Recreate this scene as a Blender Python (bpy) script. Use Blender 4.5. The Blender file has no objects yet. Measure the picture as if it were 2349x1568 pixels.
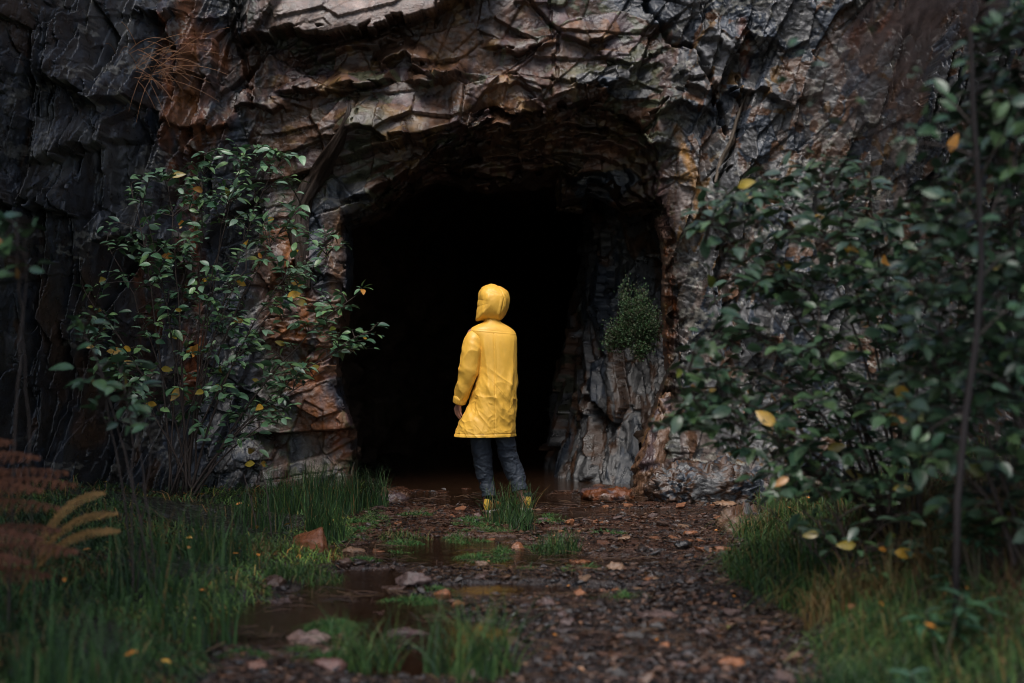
import bpy, bmesh, math, random
import numpy as np
from mathutils import Vector, Matrix
random.seed(7); RNG = np.random.default_rng(7)
F = 3262.0; CZ = 1.3
scene = bpy.context.scene
COL = scene.collection
rad = math.radians

def PX(u, v, Y):
    """a point of the place, Y metres from the camera, seen in direction u, v"""
    return np.array([(u-1174.5)/F*Y, Y, CZ-(v-784.0)/F*Y])
def sstep(a, b, x):
    t = np.clip((x-a)/(b-a), 0, 1); return t*t*(3-2*t)

# ---------------------------------------------------------------- noise
def _h(ix, iy, iz, s):
    with np.errstate(over='ignore'):
        n = (ix.astype(np.int64)*374761393 + iy.astype(np.int64)*668265263 + iz.astype(np.int64)*1440662683 + s*974634777) & 0xffffffff
        n = ((n ^ (n >> 13))*1274126177) & 0xffffffff
        n = ((n ^ (n >> 15))*2246822519) & 0xffffffff
        n = n ^ (n >> 16)
    return n.astype(np.float64)/4294967296.0
def vnoise(x, y, z=None, s=0):
    x = np.asarray(x, float); y = np.asarray(y, float)
    ix = np.floor(x); iy = np.floor(y); fx = x-ix; fy = y-iy
    fx = fx*fx*fx*(fx*(fx*6-15)+10); fy = fy*fy*fy*(fy*(fy*6-15)+10)
    ix = ix.astype(np.int64); iy = iy.astype(np.int64)
    if z is None:
        o = np.zeros_like(ix)
        a = _h(ix, iy, o, s); b = _h(ix+1, iy, o, s); c = _h(ix, iy+1, o, s); d = _h(ix+1, iy+1, o, s)
        return ((a+(b-a)*fx)*(1-fy)+(c+(d-c)*fx)*fy)*2-1
    z = np.asarray(z, float); iz = np.floor(z); fz = z-iz; fz = fz*fz*(3-2*fz); iz = iz.astype(np.int64)
    r = []
    for k in (0, 1):
        a = _h(ix, iy, iz+k, s); b = _h(ix+1, iy, iz+k, s); c = _h(ix, iy+1, iz+k, s); d = _h(ix+1, iy+1, iz+k, s)
        r.append((a+(b-a)*fx)*(1-fy)+(c+(d-c)*fx)*fy)
    return (r[0]+(r[1]-r[0])*fz)*2-1
def fbm(x, y, z=None, s=0, o=4, g=0.5):
    r = 0; a = 1.0; f = 1.0; t = 0
    for k in range(o):
        xx = x*f*0.8+y*f*0.6+k*17.3; yy = -x*f*0.6+y*f*0.8+k*9.1
        r = r+a*vnoise(xx, yy, None if z is None else z*f+k*5.7, s+k); t += a
        x, y = xx/f, yy/f
        a *= g; f *= 2.0
    return r/t
def facets(x, z, s, slope=0.5, off=0.3, bias=0.0):
    """fractured-rock relief: every cell of a jittered lattice is a tilted plane"""
    ix = np.floor(x).astype(np.int64); iz = np.floor(z).astype(np.int64)
    d1 = np.full(x.shape, 9.0); d2 = np.full(x.shape, 9.0); hh = np.zeros(x.shape); idv = np.zeros(x.shape)
    for dx in (-1, 0, 1):
        for dz in (-1, 0, 1):
            cx = ix+dx; cz = iz+dz; o = np.zeros_like(cx)
            px = cx+0.1+0.8*_h(cx, cz, o, s); pz = cz+0.1+0.8*_h(cx, cz, o, s+1)
            ex = x-px; ez = z-pz; d = ex*ex+ez*ez+.28*_h(cx, cz, o, s+6)
            h = ex*(2*_h(cx, cz, o, s+2)-1)*slope+ez*((2*_h(cx, cz, o, s+3)-1)*slope-bias)+(2*_h(cx, cz, o, s+4)-1)*off
            m = d < d1
            d2 = np.where(m, d1, np.minimum(d2, d)); d1 = np.where(m, d, d1)
            hh = np.where(m, h, hh); idv = np.where(m, _h(cx, cz, o, s+5), idv)
    return hh, idv, d2-d1
def facets3(P, s, slope=0.5, off=0.3):
    x, y, z = P[:, 0], P[:, 1], P[:, 2]
    ix, iy, iz = [np.floor(q).astype(np.int64) for q in (x, y, z)]
    d1 = np.full(x.shape, 9.0); hh = np.zeros(x.shape); idv = np.zeros(x.shape)
    for dx in (-1, 0, 1):
        for dy in (-1, 0, 1):
            for dz in (-1, 0, 1):
                a, b, c = ix+dx, iy+dy, iz+dz
                ex = x-(a+.1+.8*_h(a, b, c, s)); ey = y-(b+.1+.8*_h(a, b, c, s+1)); ez = z-(c+.1+.8*_h(a, b, c, s+2))
                d = ex*ex+ey*ey+ez*ez
                h = slope*(ex*(2*_h(a, b, c, s+3)-1)+ey*(2*_h(a, b, c, s+4)-1)+ez*(2*_h(a, b, c, s+5)-1))+(2*_h(a, b, c, s+6)-1)*off
                m = d < d1
                d1 = np.where(m, d, d1); hh = np.where(m, h, hh); idv = np.where(m, _h(a, b, c, s+7), idv)
    return hh, idv

# ---------------------------------------------------------------- mesh and object helpers
def mesh_np(name, V, Fc, mat=None, col=None, smooth=False):
    me = bpy.data.meshes.new(name)
    V = np.asarray(V, np.float32)
    me.vertices.add(len(V)); me.vertices.foreach_set('co', V.ravel())
    if isinstance(Fc, np.ndarray):
        n, k = Fc.shape
        me.loops.add(n*k); me.loops.foreach_set('vertex_index', Fc.astype(np.int32).ravel())
        me.polygons.add(n); me.polygons.foreach_set('loop_start', np.arange(0, n*k, k, dtype=np.int32))
        me.polygons.foreach_set('loop_total', np.full(n, k, np.int32))
    else:
        tot = [len(f) for f in Fc]; st = np.concatenate([[0], np.cumsum(tot)[:-1]]).astype(np.int32)
        fl = np.array([i for f in Fc for i in f], np.int32)
        me.loops.add(len(fl)); me.loops.foreach_set('vertex_index', fl)
        me.polygons.add(len(tot)); me.polygons.foreach_set('loop_start', st)
        me.polygons.foreach_set('loop_total', np.array(tot, np.int32))
    me.update(calc_edges=True)
    if smooth: me.polygons.foreach_set('use_smooth', np.ones(len(me.polygons), bool))
    if col is not None:
        a = me.attributes.new('Col', 'FLOAT_COLOR', 'POINT')
        c = np.ones((len(V), 4), np.float32); c[:, :3] = col; a.data.foreach_set('color', c.ravel())
    if mat: me.materials.append(mat)
    return me
def link(name, me, parent=None, loc=None):
    o = bpy.data.objects.new(name, me); COL.objects.link(o)
    if parent is not None: o.parent = parent
    if loc is not None: o.location = loc
    return o
def tag(o, label=None, cat=None, group=None, kind=None):
    if label: o['label'] = label
    if cat: o['category'] = cat
    if group: o['group'] = group
    if kind: o['kind'] = kind
    return o
def empty(name, loc, label, cat, group=None):
    o = bpy.data.objects.new(name, None); COL.objects.link(o); o.location = loc
    return tag(o, label, cat, group)
def rebase(me, loc):
    me.transform(Matrix.Translation(-Vector(loc))); return me

class MB:
    """collects vertices and faces, one mesh in the end"""
    def __init__(s): s.V = []; s.F = []; s.C = []; s.n = 0
    def add(s, V, Fc, c=(1, 1, 1)):
        V = np.asarray(V, float); s.V.append(V)
        s.F += [tuple(int(i)+s.n for i in f) for f in Fc]
        s.C.append(np.broadcast_to(np.asarray(c, float), (len(V), 3))); s.n += len(V)
    def tube(s, pts, r0, r1, sides=6, c=(1, 1, 1), cap=True):
        pts = np.asarray(pts, float); n = len(pts)
        T = np.gradient(pts, axis=0); T /= np.linalg.norm(T, axis=1)[:, None]+1e-9
        up = np.array([0.13, 0.97, 0.2]) if abs(T[0, 1]) < 0.85 else np.array([1, 0, 0.1])
        r = np.linspace(r0, r1, n) if np.isscalar(r0) else np.asarray(r0)
        V = []
        for i in range(n):
            a = np.cross(T[i], up); a /= np.linalg.norm(a)+1e-9; b = np.cross(T[i], a)
            for k in range(sides):
                w = 2*math.pi*k/sides; V.append(pts[i]+r[i]*(math.cos(w)*a+math.sin(w)*b))
        Fc = [(i*sides+k, i*sides+(k+1) % sides, (i+1)*sides+(k+1) % sides, (i+1)*sides+k) for i in range(n-1) for k in range(sides)]
        if cap: Fc += [tuple(range(sides))[::-1], tuple((n-1)*sides+k for k in range(sides))]
        s.add(V, Fc, c)
    def mesh(s, name, mat, smooth=True): return mesh_np(name, np.concatenate(s.V), s.F, mat, np.concatenate(s.C), smooth)
def bez(a, b, c, n=8):
    t = np.linspace(0, 1, n)[:, None]; return (1-t)**2*a+2*t*(1-t)*b+t*t*c
def grid_faces(nr, nc, wrap=False):
    i = np.arange(nr-1)[:, None]; j = np.arange(nc if wrap else nc-1)[None, :]
    a = i*nc+j; b = i*nc+(j+1) % nc; c = (i+1)*nc+(j+1) % nc; d = (i+1)*nc+j
    return np.stack([a, b, c, d], -1).reshape(-1, 4)

# ---------------------------------------------------------------- materials
def newmat(name):
    m = bpy.data.materials.new(name); m.use_nodes = True
    nt = m.node_tree; b = nt.nodes['Principled BSDF']; return m, nt, b
def surf(name, rough=0.5, spec=0.5, scale=20, var=0.35, bump=0.3, bscale=60, color=None, roughvar=0.15, bdist=0.01, det=8, coat=0, sheen=0, trans=0, stretch=None):
    """vertex-attribute (or flat) base colour, varied and bumped by procedural noise"""
    m, nt, b = newmat(name); N = nt.nodes; L = nt.links
    tc = N.new('ShaderNodeTexCoord'); vec = tc.outputs['Object']
    if stretch:
        mp = N.new('ShaderNodeMapping'); mp.inputs['Scale'].default_value = stretch; L.new(vec, mp.inputs['Vector']); vec = mp.outputs['Vector']
    n1 = N.new('ShaderNodeTexNoise'); n1.inputs['Scale'].default_value = scale; n1.inputs['Detail'].default_value = det; n1.inputs['Roughness'].default_value = 0.65
    L.new(vec, n1.inputs['Vector'])
    mr = N.new('ShaderNodeMapRange'); mr.inputs['From Min'].default_value = 0.3; mr.inputs['From Max'].default_value = 0.7
    mr.inputs['To Min'].default_value = 1-var; mr.inputs['To Max'].default_value = 1+var; L.new(n1.outputs['Fac'], mr.inputs['Value'])
    if color is None:
        at = N.new('ShaderNodeAttribute'); at.attribute_name = 'Col'; src = at.outputs['Color']
    else:
        rg = N.new('ShaderNodeRGB'); rg.outputs[0].default_value = (*color, 1); src = rg.outputs[0]
    vm = N.new('ShaderNodeVectorMath'); vm.operation = 'MULTIPLY'; L.new(src, vm.inputs[0]); L.new(mr.outputs[0], vm.inputs[1])
    L.new(vm.outputs[0], b.inputs['Base Color'])
    n2 = N.new('ShaderNodeTexNoise'); n2.inputs['Scale'].default_value = bscale; n2.inputs['Detail'].default_value = det; n2.inputs['Roughness'].default_value = 0.6
    L.new(vec, n2.inputs['Vector'])
    if bump:
        bp = N.new('ShaderNodeBump'); bp.inputs['Strength'].default_value = bump; bp.inputs['Distance'].default_value = bdist
        L.new(n2.outputs['Fac'], bp.inputs['Height']); L.new(bp.outputs['Normal'], b.inputs['Normal'])
    r = N.new('ShaderNodeMapRange'); r.inputs['From Min'].default_value = 0.3; r.inputs['From Max'].default_value = 0.7
    r.inputs['To Min'].default_value = rough-roughvar; r.inputs['To Max'].default_value = rough+roughvar
    L.new(n1.outputs['Fac'], r.inputs['Value']); L.new(r.outputs[0], b.inputs['Roughness'])
    b.inputs['Specular IOR Level'].default_value = spec
    b.inputs['Coat Weight'].default_value = coat; b.inputs['Coat Roughness'].default_value = 0.25
    b.inputs['Sheen Weight'].default_value = sheen
    return m
M = {}
M['rock'] = surf('wet_rock', rough=0.40, spec=0.65, scale=12, var=0.6, bump=0.7, bscale=62, bdist=0.009, roughvar=0.26, det=12)
M['cave'] = surf('cave_rock', rough=0.6, spec=0.3, scale=6, var=0.4, bump=0.8, bscale=12, bdist=0.05)
M['mud'] = surf('mud', rough=0.24, spec=0.7, scale=14, var=0.5, bump=1.0, bscale=40, bdist=0.02, roughvar=0.18, det=10)
M['stone'] = surf('stone', rough=0.30, spec=0.5, scale=22, var=0.4, bump=0.6, bscale=55, bdist=0.012, roughvar=0.18)
M['leaf'] = surf('leaf', rough=0.36, spec=0.6, scale=25, var=0.25, bump=0.15, bscale=90, bdist=0.004, roughvar=0.08, det=3)
M['grass'] = surf('grass', rough=0.5, spec=0.22, scale=6, var=0.2, bump=0, roughvar=0.05, det=2)
M['bark'] = surf('bark', rough=0.7, spec=0.3, scale=40, var=0.35, bump=0.6, bscale=90, bdist=0.004)
M['wood'] = surf('root_wood', rough=0.6, spec=0.35, scale=30, var=0.5, bump=0.9, bscale=50, bdist=0.012, stretch=(1, 1, 0.12))
M['rain'] = surf('yellow_coated_cloth', rough=0.42, spec=0.45, scale=16, var=0.06, bump=0.2, bscale=30, bdist=0.004, color=(0.88, 0.49, 0.07), roughvar=0.06, det=5)
M['trouser'] = surf('trouser_cloth', rough=0.6, spec=0.35, scale=60, var=0.12, bump=0.4, bscale=40, bdist=0.006, color=(0.030, 0.038, 0.052), roughvar=0.05)
M['skin'] = surf('skin', rough=0.5, spec=0.4, scale=40, var=0.12, bump=0.15, bscale=120, bdist=0.002, color=(0.42, 0.2, 0.14))
M['boot'] = surf('tan_leather', rough=0.5, spec=0.4, scale=60, var=0.2, bump=0.3, bscale=120, bdist=0.002, color=(0.42, 0.19, 0.055))
M['heel'] = surf('yellow_heel', rough=0.35, spec=0.5, scale=60, var=0.05, bump=0.1, bscale=120, color=(0.62, 0.40, 0.05))
M['sole'] = surf('pale_rubber', rough=0.6, spec=0.4, scale=60, var=0.2, bump=0.3, bscale=100, color=(0.45, 0.4, 0.36))
M['sock'] = surf('dark_sock', rough=0.9, spec=0.1, scale=60, var=0.2, bump=0.3, bscale=200, color=(0.012, 0.014, 0.02))
def water_mat():
    m, nt, b = newmat('muddy_water'); N = nt.nodes; L = nt.links
    b.inputs['Base Color'].default_value = (0.027, 0.0135, 0.0075, 1); b.inputs['Roughness'].default_value = 0.03; b.inputs['IOR'].default_value = 1.33
    tc = N.new('ShaderNodeTexCoord'); mp = N.new('ShaderNodeMapping'); mp.inputs['Scale'].default_value = (1, 1.6, 1)
    L.new(tc.outputs['Object'], mp.inputs[0])
    n = N.new('ShaderNodeTexNoise'); n.inputs['Scale'].default_value = 26; n.inputs['Detail'].default_value = 4; L.new(mp.outputs[0], n.inputs['Vector'])
    n2 = N.new('ShaderNodeTexNoise'); n2.inputs['Scale'].default_value = 2.2; L.new(mp.outputs[0], n2.inputs['Vector'])
    mu = N.new('ShaderNodeMath'); mu.operation = 'MULTIPLY'; L.new(n.outputs['Fac'], mu.inputs[0]); L.new(n2.outputs['Fac'], mu.inputs[1])
    bp = N.new('ShaderNodeBump'); bp.inputs['Strength'].default_value = 0.6; bp.inputs['Distance'].default_value = 0.012
    L.new(mu.outputs[0], bp.inputs['Height']); L.new(bp.outputs['Normal'], b.inputs['Normal'])
    return m
M['water'] = water_mat()

# ---------------------------------------------------------------- camera, light
cam = bpy.data.cameras.new('camera'); cam.sensor_width = 36; cam.lens = 36*F/2349; cam.clip_end = 500
co = bpy.data.objects.new('camera', cam); COL.objects.link(co); co.location = (0, 0, CZ); co.rotation_euler = (rad(90), 0, 0)
cam.dof.use_dof = True; cam.dof.focus_distance = 10.9; cam.dof.aperture_fstop = 1.4
scene.camera = co
SUN_EL, SUN_AZ = 60, 196      # elevation; azimuth the light comes from, clockwise from +Y
w = bpy.data.worlds.new('World'); scene.world = w; w.use_nodes = True
nt = w.node_tree; bg = nt.nodes['Background']; sk = nt.nodes.new('ShaderNodeTexSky'); sk.sky_type = 'NISHITA'; sk.sun_disc = False
sk.sun_elevation = rad(SUN_EL); sk.sun_rotation = rad(SUN_AZ); sk.air_density = 1.2; sk.dust_density = 2.5
nt.links.new(sk.outputs[0], bg.inputs[0]); bg.inputs[1].default_value = 0.12
sl = bpy.data.lights.new('sun', 'SUN'); sl.energy = 1.5; sl.angle = rad(28); sl.color = (1, 0.97, 0.93)
so = bpy.data.objects.new('sun', sl); COL.objects.link(so)
d = Vector((math.sin(rad(SUN_AZ))*math.cos(rad(SUN_EL)), math.cos(rad(SUN_AZ))*math.cos(rad(SUN_EL)), math.sin(rad(SUN_EL))))
so.rotation_euler = d.to_track_quat('Z', 'Y').to_euler(); so.location = (0, 0, 12)
scene.view_settings.view_transform = 'Standard'; scene.view_settings.look = 'None'; scene.view_settings.exposure = 0.85; scene.view_settings.gamma = 1
scene.cycles.pixel_filter_type = 'BLACKMAN_HARRIS'; scene.cycles.filter_width = 1.0; scene.cycles.max_bounces = 5; scene.cycles.diffuse_bounces = 2; scene.cycles.glossy_bounces = 2; scene.cycles.use_denoising = True

# ---------------------------------------------------------------- ground
def bankL(y): return -1.14-0.10*np.sin(y*1.9+0.6)-0.07*np.sin(y*4.3)-0.22*sstep(7.4, 6.2, y)+0.06*sstep(9.5, 11, y)
def bankR(y): return np.interp(y, [3, 5.4, 7.0, 7.6, 9, 10.2, 11.9, 13], [1.3, 1.27, 1.18, 1.2, 1.5, 1.72, 2.1, 2.3])+0.06*np.sin(y*3.1)
POOLS = [(.35, 8.35, .75, .28, .05), (.15, 7.35, .6, .2, .05), (-.1, 9.35, .6, .14, .035), (1.0, 8.7, .4, .08, .03), (.9, 10.9, .8, .2, .03), (-0.42, 8.75, 0.85, 0.5, .07), (-0.88, 6.62, .6, .75, .08), (-.35, 5.75, .35, .3, .04), (.2, 10.6, .6, .2, .03), (0.0, 11.75, 1.25, 0.55, .05), (-0.80, 7.6, .3, .5, .06), (0.45, 8.15, .4, .17, .035),
         (-0.3, 6.3, .35, .3, .04), (0.05, 9.75, .5, .12, .03), (-.7, 10.6, .3, .2, .03), (1.0, 9.6, .5, .1, .03), (-0.2, 7.45, .45, .16, .05), (0, 15, 1.6, 3, .06)]
def ground_z(x, y, fine=True):
    x = np.asarray(x, float); y = np.asarray(y, float)
    z = 0.012+0.035*sstep(-0.3, .9, x)*sstep(10.5, 7, y)+0.022*fbm(x*1.7, y*1.7, s=3, o=3)
    for (px, py, rx, ry, dp) in POOLS:
        q = ((x-px)/rx)**2+((y-py)/ry)**2+0.35*vnoise(x*5, y*5, s=31)
        z = z-dp*sstep(1.25, 0.45, q)
    dl = bankL(y)-x; dr = x-bankR(y)
    z = z+0.05*sstep(0, 0.25, dl)+0.27*sstep(0.05, 2.1, dl)*sstep(12, 9, y)+0.07*sstep(0, 0.2, dr)+0.46*sstep(0, 1.7, dr)*sstep(12.5, 9, y)
    z = z+(sstep(0, .3, dl)+sstep(0, .3, dr))*0.05*fbm(x*3, y*3, s=9, o=3)
    if fine: z = z+0.012*fbm(x*9, y*9, s=5, o=4)+0.005*facets(x*14, y*14, 41, .9, .5)[0]
    return z
def axis(segs):
    return np.unique(np.concatenate([np.arange(a, b, st) for a, b, st in segs]+[[segs[-1][1]]]).round(5))
gx = axis([(-60, -8, 4), (-8, -2.2, .06), (-2.2, 2.4, .013), (2.4, 8, .06), (8, 60, 4)])
gy = axis([(-60, 2, 4), (2, 4.6, .06), (4.6, 13, .016), (13, 30, .2)])
GX, GY = np.meshgrid(gx, gy); GZ = ground_z(GX, GY)
gc = np.zeros(GX.shape+(3,))
n1 = fbm(GX*2.2, GY*2.2, s=21)[..., None]; n2 = fbm(GX*15, GY*15, s=22, o=3)[..., None]
rust = np.array([0.070, 0.028, 0.015]); purp = np.array([0.026, 0.018, 0.016]); dark = np.array([0.014, 0.010, 0.009])
far = sstep(7.2, 9.5, GY)[..., None]
gc = (purp*(1-far)+rust*0.75*far)*(1+0.5*n1)+np.clip(n2, 0, 1)*0.05*np.array([1, .62, .45])
gc = np.where(n2 < -0.25, dark*1.3, gc)
bk = np.maximum(sstep(0, .2, bankL(GY)-GX), sstep(0, .2, GX-bankR(GY)))[..., None]
gc = gc*(1-bk)+bk*np.array([0.022, 0.022, 0.012])*(1+.5*n1)
g = link('ground', mesh_np('ground', np.stack([GX, GY, GZ], -1).reshape(-1, 3), grid_faces(len(gy), len(gx)), M['mud'], np.clip(gc, .004, 1).reshape(-1, 3)))
tag(g, 'muddy stream bed and grassy banks in front of the cave', kind='structure')
wx = np.linspace(-1.9, 2.3, 30); wy = np.linspace(4.2, 26, 60); WX, WY = np.meshgrid(wx, wy)
wo = link('water', mesh_np('water', np.stack([WX, WY, WX*0], -1).reshape(-1, 3), grid_faces(60, 30), M['water'], smooth=True))
tag(wo, 'shallow brown water lying in pools on the stream bed', kind='structure')

# ---------------------------------------------------------------- cliff with the cave mouth
LIP = [(806, 1230), (806, 1060), (800, 980), (775, 900), (768, 840), (775, 780), (790, 700), (790, 600), (786, 530), (790, 495), (845, 468), (890, 425), (935, 385), (985, 352),
       (1035, 326), (1085, 280), (1140, 246), (1194, 283), (1256, 250), (1360, 233), (1440, 258), (1482, 298), (1502, 350), (1508, 405), (1514, 470), (1530, 520), (1550, 565), (1552, 650),
       (1566, 747), (1562, 854), (1552, 900), (1535, 1000), (1500, 1100), (1490, 1230)]
DARK = [(814, 1230), (814, 1060), (808, 980), (784, 900), (778, 840), (785, 780), (800, 700), (802, 600), (797, 520), (852, 505), (906, 458), (998, 408), (1110, 438), (1200, 428), (1277, 410),
        (1284, 480), (1333, 482), (1342, 440), (1381, 454), (1444, 490), (1497, 481), (1515, 550), (1522, 600), (1528, 650), (1528, 747), (1532, 860), (1508, 920), (1478, 1000), (1458, 1100), (1450, 1230)]
def polysd(U, V, poly):
    """signed distance (negative inside)"""
    P = np.array(poly, float); best = np.full(U.shape, 1e9); ins = np.zeros(U.shape, bool)
    for i in range(len(P)):
        a, b = P[i], P[(i+1) % len(P)]; e = b-a
        t = np.clip(((U-a[0])*e[0]+(V-a[1])*e[1])/(e@e), 0, 1)
        best = np.minimum(best, (U-a[0]-t*e[0])**2+(V-a[1]-t*e[1])**2)
        c = ((a[1] <= V) & (V < b[1])) | ((b[1] <= V) & (V < a[1]))
        with np.errstate(divide='ignore', invalid='ignore'):
            xi = a[0]+(V-a[1])/(b[1]-a[1] if b[1] != a[1] else 1e-9)*e[0]
        ins ^= c & (U < xi)
    d = np.sqrt(best); return np.where(ins, -d, d)
def linedist(U, V, pts):
    P = np.array(pts, float); best = np.full(U.shape, 1e9); tt = np.zeros(U.shape)
    for i in range(len(P)-1):
        a, b = P[i], P[i+1]; e = b-a
        t = np.clip(((U-a[0])*e[0]+(V-a[1])*e[1])/(e@e), 0, 1)
        d = (U-a[0]-t*e[0])**2+(V-a[1]-t*e[1])**2
        tt = np.where(d < best, (i+t)/(len(P)-1), tt); best = np.minimum(best, d)
    return np.sqrt(best), tt
def baseY(U, V):
    y = 12.0-2.7*sstep(640, -200, U)-4.5*sstep(-100, -1800, U)-2.4*sstep(1850, 2600, U)-4.5*sstep(2600, 4200, U)
    y = y-0.25*sstep(1560, 1750, U)+0.10*np.sin(U/170.0)
    return y+np.clip(-V-50, 0, 3000)*0.0012
us = axis([(-2400, -30, 24), (-30, 2380, 2.4), (2380, 4900, 24)]); vs = axis([(-1600, -20, 20), (-20, 1150, 2.4), (1150, 1260, 10)])
U, V = np.meshgrid(us, vs)
jf = facets(U/34, V/26, 55, .5, .9); jU = U+9*jf[0]+.6*vnoise(U/7, V/7, s=62); jV = V+11*facets(U/27+3, V/40, 57, .8, .8)[0]+.6*vnoise(U/7, V/7, s=64)
Yb = baseY(U, V)
X = (U-1174.5)/F*Yb; Z = CZ-(V-784)/F*Yb
# ledges: above each line the rock stands out, below it is cut away
LEDGES = [([(560, 96), (640, 86), (750, 84), (850, 74), (960, 48), (1010, 30), (1090, 0), (1130, -40)], .30, 190, 8),
          ([(690, 150), (740, 128), (800, 118), (860, 104), (900, 86)], .14, 40, 6), ([(655, 212), (700, 207), (770, 212), (800, 218)], .14, 60, 6),
          ([(790, 200), (830, 205), (870, 197), (885, 188)], .20, 60, 6), ([(880, 150), (930, 128), (960, 150), (1015, 190), (1050, 172)], .16, 60, 6),
          ([(955, 196), (1000, 200), (1040, 188)], .18, 45, 6), ([(800, 300), (860, 295), (900, 318), (960, 322), (1031, 318), (1060, 295)], .16, 110, 6),
          ([(830, 345), (880, 350), (930, 330)], .12, 40, 6), ([(1560, 180), (1590, 205), (1620, 215)], .14, 50, 5), ([(1610, 95), (1680, 120), (1760, 110)], .10, 60, 5),
          ([(1680, 205), (1740, 212), (1790, 235)], .14, 55, 5), ([(330, 30), (380, 55), (415, 40)], .2, 60, 8), ([(130, 190), (250, 250), (330, 240)], .25, 120, 8),
          ([(100, 380), (180, 360), (300, 330)], .22, 110, 8), ([(0, 480), (100, 470), (190, 500)], .22, 110, 8), ([(380, 290), (450, 300), (540, 290)], .10, 60, 6),
          ([(560, 250), (620, 262), (650, 250)], .10, 60, 5), ([(1380, 130), (1450, 160), (1500, 120)], .08, 60, 5), ([(1130, 215), (1180, 190), (1240, 215)], .06, 60, 5),
          ([(1640, 760), (1700, 745), (1760, 775)], .16, 60, 6), ([(1600, 900), (1650, 880), (1720, 920)], .1, 50, 6), ([(650, 620), (700, 600), (760, 640)], .1, 70, 6)]
prot = np.zeros(U.shape)
LEDGES += [([(1000, 350), (1040, 352), (1090, 350), (1150, 312), (1195, 292)], .30, 75, 6), ([(800, 452), (900, 418), (990, 384)], .22, 60, 6), ([(1200, 345), (1330, 335), (1470, 350)], .16, 60, 6), ([(1060, 400), (1200, 392), (1280, 400)], .2, 50, 6),
           ([(1130, 110), (1190, 125), (1250, 105)], .10, 50, 5), ([(1290, 85), (1360, 100), (1400, 85)], .10, 55, 5), ([(1270, 190), (1340, 205), (1420, 195)], .09, 60, 5), ([(1500, 260), (1550, 240), (1620, 262)], .12, 50, 5), ([(250, 560), (330, 540), (400, 575)], .2, 90, 6)]
mid = baseY(us, 784+0*us); mx = (us-1174.5)/F*mid; arc = np.concatenate([[0], np.cumsum(np.hypot(np.diff(mx), np.diff(mid)))]); arc -= np.interp(1174.5, us, arc)
A_ = np.broadcast_to(arc[None, :], U.shape)*Yb/mid[None, :]
for pts, amt, fade, sharp in LEDGES:
    P = np.array(pts, float); lv = np.interp(jU, P[:, 0], P[:, 1]); s = lv-jV; sf = lv-V
    ex = sstep(P[0, 0]-35, P[0, 0]+15, U)*sstep(P[-1, 0]+35, P[-1, 0]-15, U)
    prot += amt*ex*sstep(-5, 1, s)*(1-sstep(0, fade, sf))
# diagonal open cracks
for pts, wd, dp in [([(1470, -20), (1530, 85), (1600, 130), (1640, 220), (1662, 300)], 5, .12), ([(1700, 180), (1705, 250), (1690, 330), (1640, 420)], 4, .08), ([(1660, 560), (1650, 650), (1690, 800)], 7, .12),
                    ([(545, 0), (560, 120), (590, 260)], 5, .08), ([(1262, 0), (1275, 120), (1270, 230)], 3, .04), ([(1010, 10), (1000, 60)], 2, .05), ([(830, 220), (815, 300)], 2, .05)]:
    dd, tt = linedist(jU, jV, pts); prot -= dp*sstep(wd*1.6, wd*.3, dd)
# relief
xw = A_+0.012*fbm(A_*1.2, Z*1.2, s=71, o=2)+.006*fbm(A_*14, Z*14, s=72, o=2); zw = Z+0.012*fbm(A_*1.2+7, Z*1.2, s=74, o=2)+.006*fbm(A_*14+5, Z*14, s=75, o=2)
ca, sa = math.cos(rad(13)), math.sin(rad(13)); xr = xw*ca+zw*sa; zr = -xw*sa+zw*ca
def relief(px, pz, w0, sd, bias, asp, st=1.0):
    """large flat broken faces with steps between them; finer chips only in patches"""
    a1, b1, c1 = facets(px/(.85*w0*asp), pz/(.62*w0/asp), sd, .42, .56*st, .14*bias); a2, b2, c2 = facets(px/(.42*w0*asp)+3, pz/(.30*w0/asp), sd+10, .40, .52*st, .16*bias)
    ca_, sa2 = math.cos(.8), math.sin(.8); a5, b5, c5 = facets((px*ca_+pz*sa2)/.62, (-px*sa2+pz*ca_)/.34, sd+16, .45, .30, .1)
    a3, b3, c3 = facets(px/(.17*asp)+5, pz/(.12/asp), sd+20, .6, .42, .15*bias); a4, b4, c4 = facets(px/.066, pz/.048+2, sd+30, 1.0, .4, .2)
    pm = fbm(px*1.3, pz*1.3, s=sd+40, o=2); r_ = (.18 if st < 1.2 else .4)+.95*sstep(-.1, .35, pm)
    return 0.20*a1+.095*a2+.06*a5+(.045*a3+(.015 if st < 1.2 else .008)*a4)*r_-.03*sstep(.03, 0, c1)*(st < 1.2), b2, b3, b4, b5, r_
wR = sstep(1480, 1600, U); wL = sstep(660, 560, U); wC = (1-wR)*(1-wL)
cv, sv = math.cos(rad(72)), math.sin(rad(72))
rH, i2, i3, i4, k2, roughH = relief(xr, zr, 1.0, 101, .6, 1.2, 1.1)
rV, v2, v3, v4, k2v, roughV = relief(xw*cv+zw*sv, -xw*sv+zw*cv, .75, 501, -.35, 1.35, 1.5)
wv = np.clip(wL+wR, 0, 1)*.85; hard = (wv+.25*(i2-.5)) > .5
rel = rH*(1-wv)+rV*wv; i2 = np.where(hard, v2, i2); i3 = np.where(hard, v3, i3); i4 = np.where(hard, v4, i4); k2 = np.where(hard, k2v, k2)
smooth_slab = np.interp(U, [600, 650, 1060, 1100], [0, 1, 1, 0])*(jV < np.interp(jU, [560, 640, 750, 850, 960, 1010, 1090], [96, 86, 84, 74, 48, 30, 0]))
rel += (0.008*fbm(A_*9, Z*9, s=81, o=4)+0.005*fbm(A_*34, Z*34, s=85, o=2))*(1+.6*wR)
rel = rel*(1-.6*smooth_slab)
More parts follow.
